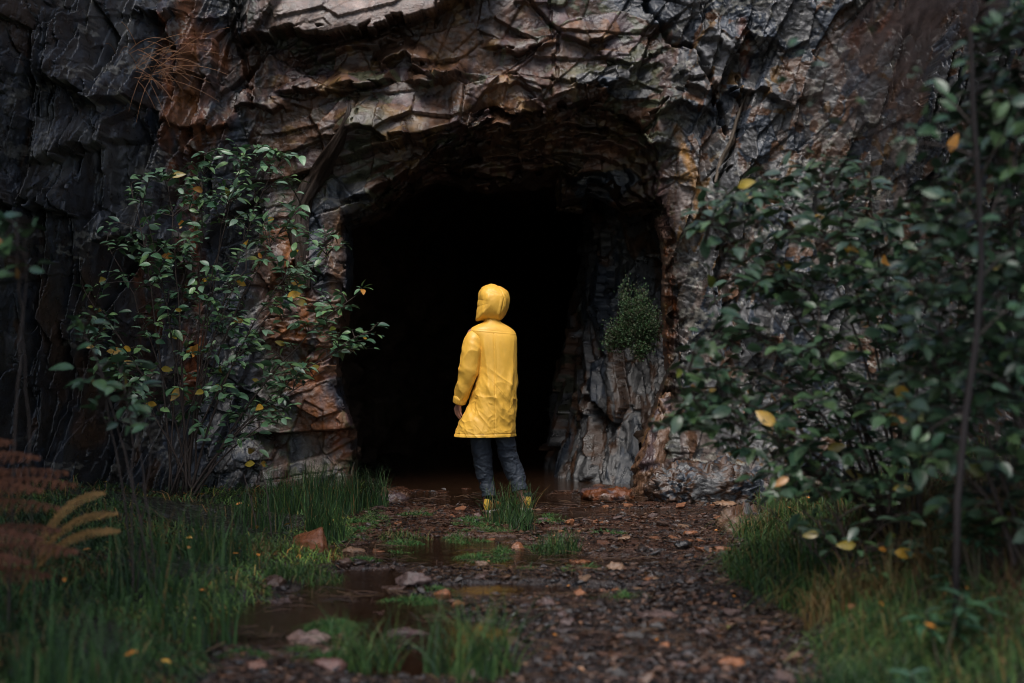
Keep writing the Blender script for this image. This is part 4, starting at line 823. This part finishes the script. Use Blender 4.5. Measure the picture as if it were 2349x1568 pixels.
shading_tree(-3.0, 3.4, 'added unseen broadleaf shade tree standing on the near left bank outside the bracken', 83)
shading_tree(3.0, 3.3, 'added unseen broadleaf shade tree standing on the near right bank outside the evergreen plants', 84)
shading_tree(-4.1, 6.2, 'added unseen broadleaf shade tree standing on the left bank beyond the bracken', 81)
shading_tree(4.2, 5.8, 'added unseen broadleaf shade tree standing on the right bank beyond the thin tree', 82)
# ---------------------------------------------------------------- low evergreen plants on the right
def whorl(u, v, Y, label, seed, n_=4, s=.11, k=1.0):
    r = np.random.default_rng(seed); b = PX(u, v, Y); g0 = float(ground_z(b[0], b[1], False)); h0 = max(b[2]-g0, .12); b[2] = g0
    root = empty('evergreen_plant', tuple(b), label, 'plant', 'evergreen plants at the lower right'); m = MB(); pos = []; dr = []
    for q in range(n_):
        e = np.array([r.uniform(-.16, .16), r.uniform(-.1, .1), h0+r.uniform(-.12, .10)]); c = bez(np.zeros(3), e*.5+np.array([0, 0, .05]), e, 7); m.tube(c, .005, .003, 5, (.06, .05, .03))
        for j in range(11):
            a = j*2.4; pos.append(e-np.array([0, 0, .006*j])); dr.append([math.cos(a), math.sin(a), .35-.05*j])
    pos = np.array(pos); n = len(pos); link('stem', m.mesh('stem', M['bark']), root)
    link('foliage', stamp(LT, LF, pos, np.array(dr, float), np.array([[0, 0, 1.]])+r.normal(size=(n, 3))*.15, r.uniform(.6, 1.1, n)*s, np.array([[.035, .085, .04], [.03, .07, .04]])[r.integers(0, 2, n)]*k, 'foliage', M['leaf'], True, wid=np.full(n, .7)), root)
whorl(2160, 1430, 4.9, 'evergreen plant with whorled leaves beside the orange fallen leaf', 61); whorl(2240, 1250, 5.6, 'evergreen plant under the thin tree trunk at right', 62)
whorl(2110, 1520, 4.7, 'lowest evergreen plant at the lower right, in dark grass', 63, 3); whorl(2300, 1330, 5.0, 'evergreen plant nearest the right edge of the bank', 64, 3, k=.8); whorl(1960, 1210, 6.8, 'small evergreen plant in front of the brown dead grass', 65, 3, .09)
# ---------------------------------------------------------------- fallen leaves, each its own
fl_me = {}
def fallen(u, v, Y, s, c, label, group=None, z=None):
    key = tuple(c)
    if key not in fl_me:
        T = LT.copy(); T[:, 0] -= .5; T[:, 2] += .06*np.sin(T[:, 0]*6); fl_me[key] = mesh_np('fallen_leaf', T, LF, M['leaf'], np.tile(np.array(c), (len(T), 1)), True)
    p = PX(u, v, Y); gz = float(ground_z(p[0], p[1], False))
    o = link('fallen_leaf', fl_me[key], loc=(p[0], p[1], (gz+.03 if z is None else z))); o.scale = (s, s*1.15, s); o.rotation_euler = (RNG.uniform(.1, .7), RNG.uniform(-.4, .4), RNG.uniform(0, 6.28)); tag(o, label, 'fallen leaf', group)
YL, OG, BR = (.55, .30, .04), (.55, .20, .03), (.25, .10, .05)
fallen(1133, 1503, gY(1503, .05), .05, OG, 'orange fallen leaf at the right of the tall near grass tuft', z=.07); fallen(1165, 1512, gY(1512, .05), .045, OG, 'orange fallen leaf just right of the other one by the near tuft', z=.06)
fallen(1102, 1478, gY(1478, .1), .035, OG, 'small orange leaf caught in the tall near grass tuft', z=.12); fallen(2138, 1512, 4.7, .06, OG, 'bright orange leaf resting on the evergreen plant at the lower right', z=.36)
fallen(300, 1520, 5.3, .055, OG, 'orange leaf lying in the near left grass', z=.14); fallen(1680, 1470, gY(1470), .09, (.16, .15, .05), 'large olive leaf lying flat on the dark path')
fallen(1505, 1502, gY(1502), .03, OG, 'small orange leaf on the dark path'); fallen(1290, 1264, gY(1264), .04, YL, 'yellow leaf at the middle stream tuft', z=.03)
for k in range(46):
    y = RNG.uniform(5.2, 10.5); x = float(bankL(y))-RNG.uniform(.05, 1.5); c = [YL, OG, BR][k % 3]; p = (x/y*F+1174.5, 784)
    z = float(ground_z(x, y, False))+RNG.uniform(.05, .12); fallen(p[0], 784, y, RNG.uniform(.03, .055), c, 'fallen leaf caught in the grass of the left bank', 'fallen leaves on the left bank', z)
for k in range(34):
    y = RNG.uniform(5.2, 10.5); x = float(bankR(y))+RNG.uniform(.05, 1.3); p = x/y*F+1174.5
    fallen(p, 784, y, RNG.uniform(.03, .055), [BR, OG, BR][k % 3], 'fallen leaf caught in the grass of the right bank', 'fallen leaves on the right bank', float(ground_z(x, y, False))+RNG.uniform(.05, .14))
for k in range(44):
    y = RNG.uniform(5.2, 11.5); x = RNG.uniform(-.2, float(bankR(y))-.05); p = x/y*F+1174.5
    fallen(p, 784, y, RNG.uniform(.02, .04), [BR, OG, (.3, .14, .06)][k % 3], 'small fallen leaf lying on the gravel path', 'fallen leaves on the path', float(max(ground_z(x, y, False), 0))+.018)

# ---------------------------------------------------------------- person
YP = 10.85; S = YP/F
def pw(u, v, dy=0.0): return np.array([(u-1174.5)*S, YP+dy, CZ-(v-784)*S])
ORI = np.array([-0.13, YP, 0.0])
def capsule(m, a, b, ra, rb, n=14, sides=16):
    a, b = np.array(a, float), np.array(b, float); d_ = b-a; L_ = np.linalg.norm(d_); d_ /= L_
    cs = []; rr = []
    for k in range(6): th = math.pi/2*(k/6.0); cs.append(a-d_*ra*math.cos(th)); rr.append(ra*math.sin(th)+1e-4)
    for k in range(7): t_ = k/6; cs.append(a+d_*L_*t_); rr.append(ra+(rb-ra)*t_)
    for k in range(1, 7): th = math.pi/2*(k/6.0); cs.append(b+d_*rb*math.sin(th)); rr.append(rb*math.cos(th)+1e-4)
    m.tube(np.array(cs), np.array(rr), 0, sides)
def ellips(m, c, r, R=None):
    V0, F0 = ICO[3]; P = V0*np.array(r)
    if R is not None: P = P@np.array(R).T
    m.add(P+np.array(c), F0)
def remesh(m, name, vox, mat, loc, smooth_it=4):
    me = mesh_np(name+'_src', np.concatenate(m.V)-loc, m.F); o = bpy.data.objects.new('tmp', me); COL.objects.link(o)
    md = o.modifiers.new('r', 'REMESH'); md.mode = 'VOXEL'; md.voxel_size = vox; md.use_smooth_shade = True
    if smooth_it: s_ = o.modifiers.new('s', 'SMOOTH'); s_.iterations = smooth_it; s_.factor = .5
    dg = bpy.context.evaluated_depsgraph_get(); out = bpy.data.meshes.new_from_object(o.evaluated_get(dg)); out.name = name
    bpy.data.objects.remove(o); out.materials.clear(); out.materials.append(mat)
    return out
bm_ = MB()
hd = pw(1129, 693, .03)
yaw = rad(42); Rh = np.array(Matrix.Rotation(yaw, 3, 'Z') @ Matrix.Rotation(rad(12), 3, 'X'))   # face looks away, to the left and up
def HH(x, y, z): return hd+Rh@np.array([x, y, z])
ellips(bm_, HH(0, -.005, .012), (.074, .092, .10), Rh); ellips(bm_, HH(0, .045, -.06), (.05, .045, .05), Rh)
ellips(bm_, HH(0, .095, -.01), (.013, .022, .026), Rh); ellips(bm_, HH(0, .085, -.052), (.024, .012, .008), Rh)
for sx in (-1, 1): ellips(bm_, HH(sx*.075, -.005, 0), (.010, .02, .03), Rh); ellips(bm_, HH(sx*.031, .078, .018), (.014, .010, .009), Rh)
capsule(bm_, HH(0, -.02, -.07), pw(1127, 752, .01), .054, .062)
capsule(bm_, pw(1100, 768, .0), pw(1150, 770, .03), .075, .075); capsule(bm_, pw(1126, 775, .02), pw(1122, 890, .02), .12, .115); capsule(bm_, pw(1108, 925, .0), pw(1140, 925, .03), .095, .095)
# arms
capsule(bm_, pw(1086, 768, -.03), pw(1077, 850, -.02), .048, .040); capsule(bm_, pw(1077, 850, -.02), pw(1056, 915, .02), .038, .028)
capsule(bm_, pw(1166, 772, .06), pw(1168, 850, .12), .046, .040); capsule(bm_, pw(1168, 850, .12), pw(1150, 880, .30), .038, .028)
# left hand, hanging, fingers loosely curled
wr = pw(1056, 915, .02); pm = pw(1050, 938, .03)
capsule(bm_, wr, pw(1053, 928, .025), .026, .026)
for q, (u0, v0, dy0, L1, L2, L3, fr) in enumerate([(1044, 940, .055, 0.036, .025, .018, .0088), (1047.5, 943, .035, .040, .027, .019, .009), (1051.5, 944, .015, .038, .026, .018, .0088), (1055.5, 942, -.003, .031, .020, .015, .0078)]):
    k0 = pw(u0, v0, dy0); capsule(bm_, pw(1052+(q-1.5)*1.5, 927, .035-.012*q), k0, .013, .012)
    d1 = np.array([.12+.03*q, .05, -1.]); d1 /= np.linalg.norm(d1); d2 = np.array([.42+.05*q, .10, -.9]); d2 /= np.linalg.norm(d2); d3 = np.array([.62, .12, -.7]); d3 /= np.linalg.norm(d3)
    a1 = k0+d1*L1*.85; a2 = a1+d2*L2*.85; a3 = a2+d3*L3*.7
    capsule(bm_, k0, a1, fr*1.08, fr); capsule(bm_, a1, a2, fr, fr*.92); capsule(bm_, a2, a3, fr*.92, fr*.8)
th0 = pw(1050, 928, .055); th1 = pw(1049, 938, .078); th2 = pw(1053, 946, .082); capsule(bm_, th0, th1, .013, .0105); capsule(bm_, th1, th2, .0105, .0085)
# right hand hidden in front
rw = pw(1150, 880, .30); capsule(bm_, rw, rw+np.array([-.05, .03, 0]), .026, .024)
for q in range(4): a = rw+np.array([-.06, .03, .024-.016*q]); capsule(bm_, a, a+np.array([-.035, -.005, 0]), .009, .0085); capsule(bm_, a+np.array([-.035, -.005, 0]), a+np.array([-.055, -.03, 0]), .0085, .007)
capsule(bm_, rw+np.array([-.02, .01, .02]), rw+np.array([-.055, .0, .045]), .012, .009)
# legs
LL = [(1106, 960, .0, .062), (1108, 1065, .02, .052), (1120, 1150, .0, .036)]; RL = [(1150, 960, .03, .062), (1168, 1065, .07, .045), (1203, 1148, .02, .036)]
for L_ in (LL, RL):
    for i in range(2): capsule(bm_, pw(*L_[i][:3]), pw(*L_[i+1][:3]), L_[i][3], L_[i+1][3])
    e = pw(*L_[2][:3]); capsule(bm_, e+np.array([0, 0, -.04]), e+np.array([.02, .12, -.06]), .030, .022)
person = link('person', remesh(bm_, 'person', .0042, M['skin'], ORI), loc=tuple(ORI))
tag(person, 'person in a yellow hooded raincoat, seen from behind, looking up into the cave', 'person')
def wr_noise(P, s, sc, o=3):
    q = P*sc; wv = fbm(q[:, 0]*.7, q[:, 1]*.7, q[:, 2]*.7, s=s+50, o=2)
    n_ = fbm(q[:, 0]+wv*.8, q[:, 1]+wv*.8, q[:, 2]*.6+wv*.5, s=s, o=o); return 1-np.abs(n_)*2.4
def loft(name, rows, psi, nseg, sub, mat, disp, parent, smooth=True, capb=False):
    """rows: (centre xyz, half width, half depth, power); rings are horizontal, turned by psi"""
    C_ = np.array([r[0] for r in rows]); W = np.array([r[1] for r in rows]); D = np.array([r[2] for r in rows]); K = np.array([r[3] for r in rows]); t_ = np.arange(len(rows)); tt = np.linspace(0, len(rows)-1, sub)
    def ip(a): 
        lin = np.interp(tt, t_, a); k = np.ones(max(3, sub//len(rows)|1)); k /= k.sum(); h_ = len(k)//2; return np.convolve(np.pad(lin, h_, mode='reflect', reflect_type='odd'), k, 'valid')
    cx, cy, cz, W, D, K = [ip(a) for a in (C_[:, 0], C_[:, 1], C_[:, 2], W, D, K)]
    ph = np.linspace(0, 2*math.pi, nseg, endpoint=False); V_ = []; UVv = []
    for i in range(sub):
        p = 2/K[i]; lx = W[i]*np.sign(np.cos(ph))*np.abs(np.cos(ph))**p; ly = D[i]*np.sign(np.sin(ph))*np.abs(np.sin(ph))**p
        V_.append(np.stack([cx[i]+lx*math.cos(psi)-ly*math.sin(psi), cy[i]+lx*math.sin(psi)+ly*math.cos(psi), np.full(nseg, cz[i])], -1))
    V_ = np.concatenate(V_); ctr = np.stack([np.repeat(cx, nseg), np.repeat(cy, nseg), np.repeat(cz, nseg)], -1)
    n_ = V_-ctr; n_ /= np.linalg.norm(n_, axis=1)[:, None]+1e-9; PHI = np.tile(ph, sub); TT = np.repeat(np.linspace(0, 1, sub), nseg)
    V_ = V_+n_*disp(V_, PHI, TT)[:, None]
    Fc = [tuple(f) for f in grid_faces(sub, nseg, True)]+[tuple(range(nseg))[::-1]]
    if capb: Fc += [tuple((sub-1)*nseg+k for k in range(nseg))]
    o = link(name, mesh_np(name, V_-ORI, Fc, mat, None, smooth), parent); return o
PSI = rad(12)   # the back turned a little to the left of the viewer
def crow(v, ul, ur, b, dy=0.0, k=2.3):
    w_ = (ur-ul)/2*S; a = math.sqrt(max(w_**2-(b*math.sin(PSI))**2, 1e-4))/math.cos(PSI)
    return (pw((ul+ur)/2, v, dy), a, b, k)
coat_rows = [crow(733, 1114, 1143, .045), crow(740, 1108, 1150, .06), crow(746, 1094, 1161, .075), crow(753, 1082, 1172, .09), crow(762, 1077, 1181, .10, 0, 2.6), crow(775, 1086, 1185, .112, 0, 2.6), crow(800, 1092, 1185, .12), crow(850, 1096, 1185.5, .125, 0, 2.2), crow(880, 1093, 1185, .13, 0, 2.2), crow(905, 1086, 1183, .135, 0, 2.2), crow(930, 1073, 1180, .14, 0, 2.2), crow(955, 1062, 1179, .15, 0, 2.2), crow(980, 1052, 1178, .155, 0, 2.2), crow(1001, 1046, 1177, .16, 0, 2.2)]
def gauss(x, w_): return np.exp(-(x/w_)**2)
def coat_disp(P, phi, t_):
    u = P[:, 0]/S+1174.5; v = 784-(P[:, 2]-CZ)/S; back = (P[:, 1] < YP)
    low = sstep(820, 920, v); dg_ = P.copy(); a = rad(38); dg_[:, 0] = P[:, 0]*math.cos(a)+P[:, 2]*math.sin(a); dg_[:, 2] = (-P[:, 0]*math.sin(a)+P[:, 2]*math.cos(a))*.35; d_ = .005*(.2+.95*low)*wr_noise(P, 601, 7, 2)+.0025*low*wr_noise(dg_, 635, 21, 2)+.0026*(.3+low)*wr_noise(P, 611, 17, 2)
    dg_ = P.copy(); a = rad(38); dg_[:, 0] = P[:, 0]*math.cos(a)+P[:, 2]*math.sin(a); dg_[:, 2] = (-P[:, 0]*math.sin(a)+P[:, 2]*math.cos(a))*.35
    d_ += .012*low*wr_noise(dg_, 631, 9, 2)
    vt = P.copy(); vt[:, 2] *= .15; d_ += .0035*sstep(770, 790, v)*sstep(900, 840, v)*wr_noise(vt, 641, 11, 2)
    d_ += .010*gauss((u-(1112+(v-780)*.12)), 5)*sstep(770, 800, v)*sstep(960, 860, v)          # soft vertical fold left of the seam
    d_ += .012*gauss((u-(1172-(v-860)*.15)), 5)*sstep(835, 870, v)*sstep(930, 880, v)          # fold at the right hip
    d_ += .010*gauss((u-(1120+(v-880)*.55)), 7)*sstep(860, 890, v)*sstep(970, 930, v)
    seam = 1133+3*np.sin((v-760)/90.); d_ -= .0026*gauss(u-seam, 1.0)*back*(v > 766); d_ += .002*gauss(u-seam-2.4, 1.2)*back*(v > 766)
    yk = 762+(u-1110)*.085; d_ += .0024*sstep(yk+1.2, yk-1.0, v)*back*sstep(745, 752, v); d_ -= .001*gauss(v-yk+4, .8)*back
    d_ += .004*gauss(v-994, .8)*-1+.002*sstep(995, 998, v)
    return d_*sstep(738, 752, v)
coat = loft('raincoat', coat_rows, PSI, 420, 460, M['rain'], coat_disp, person)
coat['label'] = 'bright yellow knee-length raincoat with a back yoke'
def tube_path(name, pts, radii, depth, nseg, sub, mat, disp, parent, cap=True):
    P = np.array(pts); t_ = np.arange(len(P)); tt = np.linspace(0, len(P)-1, sub); Q = np.stack([np.interp(tt, t_, P[:, k]) for k in range(3)], -1); R = np.interp(tt, t_, radii); D = np.interp(tt, t_, depth)
    k = max(3, (sub//len(P))|1); h_ = k//2
    sm_ = lambda a: np.convolve(np.pad(a, h_, mode='reflect', reflect_type='odd'), np.ones(k)/k, 'valid')
    Q = np.stack([sm_(Q[:, j]) for j in range(3)], -1); R = sm_(R); D = sm_(D)
    T = np.gradient(Q, axis=0); T /= np.linalg.norm(T, axis=1)[:, None]; A = np.cross(T, np.array([0, -1., 0])); A /= np.linalg.norm(A, axis=1)[:, None]; B = np.cross(T, A)
    ph = np.linspace(0, 2*math.pi, nseg, endpoint=False)
    N_ = (np.cos(ph)[None, :, None]*A[:, None]+np.sin(ph)[None, :, None]*B[:, None])
    V_ = Q[:, None]+np.cos(ph)[None, :, None]*A[:, None]*R[:, None, None]+np.sin(ph)[None, :, None]*B[:, None]*D[:, None, None]
    V_ = V_.reshape(-1, 3); N_ = N_.reshape(-1, 3); V_ = V_+N_*disp(V_, np.tile(ph, sub), np.repeat(np.linspace(0, 1, sub), nseg))[:, None]
    Fc = [tuple(f) for f in grid_faces(sub, nseg, True)]
    if cap: Fc += [tuple(range(nseg))[::-1], tuple((sub-1)*nseg+k_ for k_ in range(nseg))]
    return link(name, mesh_np(name, V_-ORI, Fc, mat, None, True), parent)
def sl_disp(P, ph, t_):
    q = P.copy(); a = rad(-35); q[:, 0] = P[:, 0]*math.cos(a)+P[:, 2]*math.sin(a); q[:, 2] = (-P[:, 0]*math.sin(a)+P[:, 2]*math.cos(a)); q[:, 0] *= .5
    return .0085*wr_noise(q, 651, 11, 2)*sstep(0, .3, t_)+.001*wr_noise(P, 661, 30, 2)+.008*gauss(t_-.62, .03)*np.cos(ph)**2
sleeve = tube_path('sleeve', [pw(1106, 760, .01), pw(1095, 765, -.012), pw(1088, 779, -.045), pw(1084, 800, -.07), pw(1080, 830, -.075), pw(1076, 852, -.07), pw(1068, 880, -.045), pw(1060.5, 902, -.02), pw(1056, 916, .0)],
                   np.array([12, 17, 20.5, 22, 22, 21.5, 19, 16.5, 13.5])*S, np.array([9, 15, 20, 21, 20, 20, 18, 16, 14])*S, 120, 200, M['rain'], sl_disp, person)
tube_path('sleeve', [pw(1155, 762, .02), pw(1164, 775, .05), pw(1165, 800, .08), pw(1164, 850, .11), pw(1150, 875, .26)], np.array([10, 17, 18, 17, 14])*S, np.array([10, 17, 19, 17, 14])*S, 60, 80, M['rain'], sl_disp, person)
cuff = tube_path('cuff', [pw(1057, 912, -.005), pw(1056.2, 913, -.004), pw(1055, 918, .0), pw(1053.4, 924.5, .006), pw(1053.2, 925.4, .007)], np.array([13.0, 16.0, 15.6, 15.2, 12.8])*S, np.array([13.5, 16.5, 16.2, 15.6, 12.6])*S, 80, 24, M['rain'], lambda P, a, b: .0015*wr_noise(P, 671, 30), person, True)
# hood: shell around the head with its opening towards the face
hc = pw(1131, 695, .03)
sil = [(1125, 654), (1140, 657), (1155, 663), (1164, 671), (1167.5, 683), (1166, 700), (1161, 715), (1155, 727), (1148, 735), (1136, 737), (1120, 735), (1105, 735), (1092, 736), (1094, 722), (1097.5, 705), (1099, 688), (1100, 672), (1106, 661), (1115, 655.5)]
sa_ = [math.atan2(-(v-695), u-1131) for u, v in sil]; sr = [math.hypot(u-1131, v-695)*S for u, v in sil]
o_ = np.argsort(sa_); sa_ = np.array(sa_)[o_]; sr = np.array(sr)[o_]; sa_ = np.concatenate([sa_-2*math.pi, sa_, sa_+2*math.pi]); sr = np.tile(sr, 3)
nth, nph = 200, 140; V_ = []
TH = np.linspace(0, 2*math.pi, nth, endpoint=False); rt = np.interp(TH, sa_, sr); kk = np.array([.25, .5, .25]); rt = np.convolve(np.concatenate([rt[-1:], rt, rt[:1]]), kk, 'valid')
for j in range(nph):
    ps = math.pi*(j+.5)/nph
    sp = math.sin(ps)**.85; V_.append(np.stack([rt*sp*np.cos(TH), np.full(nth, -math.cos(ps)*.135), rt*sp*np.sin(TH)], -1))
V_ = np.concatenate(V_); nrm = V_/np.linalg.norm(V_, axis=1)[:, None]
fd = Rh@np.array([0, 1., .0]); fd /= np.linalg.norm(fd); axs = nrm@fd
u_ = V_[:, 0]/S+1131; v_ = 695-V_[:, 2]/S; bk_ = V_[:, 1] < .05
seamu = np.interp(v_, [654, 668, 685, 700, 715, 735], [1139, 1150, 1156, 1153, 1149, 1147])
dd = .0026*wr_noise(V_, 681, 9, 2)+.0008*wr_noise(V_, 691, 30, 2)-.004*gauss(u_-seamu, 1.1)*bk_+.006*gauss(u_-seamu+4, 3)*bk_*sstep(670, 700, v_)
q = V_.copy(); a = rad(-30); q[:, 0] = V_[:, 0]*math.cos(a)-V_[:, 2]*math.sin(a); q[:, 2] = (V_[:, 0]*math.sin(a)+V_[:, 2]*math.cos(a))*.4
dd += .005*gauss(u_-(1118+(v_-690)*-.25), 4)*bk_*sstep(665, 690, v_)*sstep(735, 715, v_)-.003*gauss(v_-(672+(u_-1131)*.25), 3)*sstep(1165, 1140, u_)*bk_
dd += .0065*wr_noise(q, 701, 12, 2)*(.3+.7*sstep(1150, 1115, u_))
V_ = V_+nrm*dd[:, None]
Fh = grid_faces(nph, nth, True); Fh = Fh[(axs[Fh] < math.cos(rad(46))).all(1)]
Fl = [tuple(f) for f in Fh]+[tuple(range(nth))[::-1]]
hood = link('hood', mesh_np('hood', V_+hc-ORI, Fl, M['rain'], None, True), person); sm_ = hood.modifiers.new('thick', 'SOLIDIFY'); sm_.thickness = .003; sm_.offset = -1
# dark hair at the face side of the hood
hm = MB(); ellips(hm, HH(0, -.012, .022), (.080, .094, .098), Rh); capsule(hm, pw(1104, 712, .05), pw(1098, 733, .05), .013, .006)
M['hair'] = surf('dark_hair', rough=.5, spec=.4, color=(.012, .008, .006), bscale=150, stretch=(1, 1, .1)); link('hair', remesh(hm, 'hair', .006, M['hair'], ORI, 2), person)
# trousers: one mesh, two legs
def leg_disp(P, ph, t_):
    q = P.copy(); q[:, 2] *= 1.6; q[:, 0] *= .6; q[:, 1] *= .6
    return (.007*wr_noise(q, 711, 14)+.003*wr_noise(q, 721, 34))*sstep(0, .1, t_)
def leg_edges(rows, dy): return [pw((a+b)/2, v, d_) for (v, a, b, d_) in rows], np.array([(b-a)/2 for (v, a, b, d_) in rows])*S
lrows = [(940, 1076, 1128, 0), (1008, 1080, 1126, .0), (1045, 1085, 1127, .01), (1085, 1092, 1130, .02), (1112, 1101, 1132, .015), (1130, 1106, 1136, .0), (1140, 1106, 1137, -.01)]
rrows = [(940, 1122, 1172, .03), (1008, 1138, 1178, .04), (1045, 1144, 1186, .06), (1075, 1154, 1197, .07), (1100, 1168, 1205, .05), (1118, 1174, 1208, .03), (1128, 1176, 1210, .02)]
tro = None
for rr_, nm in ((lrows, 'a'), (rrows, 'b')):
    pts, rd = leg_edges(rr_, 0); o = tube_path('trousers', pts, rd, rd*1.05, 110, 150, M['trouser'], leg_disp, person)
    if tro is None: tro = o
    else:
        a, b = tro.data, o.data; va = np.array([v.co[:] for v in a.vertices]); vb = np.array([v.co[:] for v in b.vertices]); fa = [tuple(p.vertices) for p in a.polygons]; fb = [tuple(i+len(va) for i in p.vertices) for p in b.polygons]
        tro.data = mesh_np('trousers', np.concatenate([va, vb]), fa+fb, M['trouser'], None, True); bpy.data.objects.remove(o)
tro['label'] = 'dark slate blue trousers'
# boots
def boot(pa, ang):
    sk_ = MB(); sk_.tube([pa+np.array([0, 0, .13]), pa+np.array([0, 0, .085]), pa+np.array([0, 0, .05])], .045, .038, 16); link('sock', rebase(sk_.mesh('sock', M['sock']), ORI), person)
    R = np.array(Matrix.Rotation(ang, 3, 'Z')); rows = [(-.062, .010, .055), (-.058, .030, .085), (-.03, .038, .095), (.02, .040, .10), (.06, .042, .085), (.11, .046, .066), (.16, .046, .055), (.20, .036, .045), (.22, .012, .03)]
    ph = np.linspace(0, 2*math.pi, 20, endpoint=False); V_ = []
    for (y_, w_, h_) in rows:
        for a in ph: V_.append((w_*math.copysign(abs(math.cos(a))**.8, math.cos(a)), y_, .012+h_/2+h_/2*math.copysign(abs(math.sin(a))**.8, math.sin(a))))
    V_ = np.array(V_)@R.T+pa; Fc = [tuple(f) for f in grid_faces(len(rows), 20, True)]+[tuple(range(20))[::-1], tuple(160+k for k in range(20))]
    b = link('boot', mesh_np('boot', V_-ORI, Fc, M['boot'], None, True), person); s_ = b.modifiers.new('s', 'SUBSURF'); s_.levels = 1; s_.render_levels = 1
    so_ = []; outl = [(-.068, .0), (-.06, .032), (0, .040), (.06, .042), (.12, .05), (.18, .046), (.22, .02), (.235, 0)]; pts = [(w_, y_) for y_, w_ in outl]+[(-w_, y_) for y_, w_ in outl[::-1][1:-1]]; n = len(pts)
    SV = np.array([(x_, y_, z_) for z_ in (-.012, .018) for x_, y_ in pts])@R.T+pa; SF_ = [tuple(range(n))[::-1], tuple(range(n, 2*n))]+[(k, (k+1) % n, n+(k+1) % n, n+k) for k in range(n)]
    link('sole', mesh_np('sole', SV-ORI, SF_, M['sole']), b)
    HV = []
    for z_ in np.linspace(.02, .105, 6):
        for xx in np.linspace(-.016, .016, 5): HV.append((xx, -.0665+8*xx*xx+.15*max(z_-.07, 0), z_))
    for z_ in np.linspace(.02, .105, 6):
        for xx in np.linspace(-.016, .016, 5): HV.append((xx, -.050+8*xx*xx+.15*max(z_-.07, 0), z_))
    HV = np.array(HV)@R.T+pa; g_ = [tuple(f) for f in grid_faces(6, 5)]; Fc = g_+[tuple(i+30 for i in f[::-1]) for f in g_]+[(0, 30, 34, 4), (25, 29, 59, 55), (0, 25, 55, 30), (4, 34, 59, 29)]
    link('heel_tab', mesh_np('heel_tab', HV-ORI, Fc, M['heel'], None, True), b)
boot(pw(1122, 1175, .0)+np.array([0, 0, .0]), rad(-18)); boot(pw(1206, 1171, .03)+np.array([0, 0, .0]), rad(20))
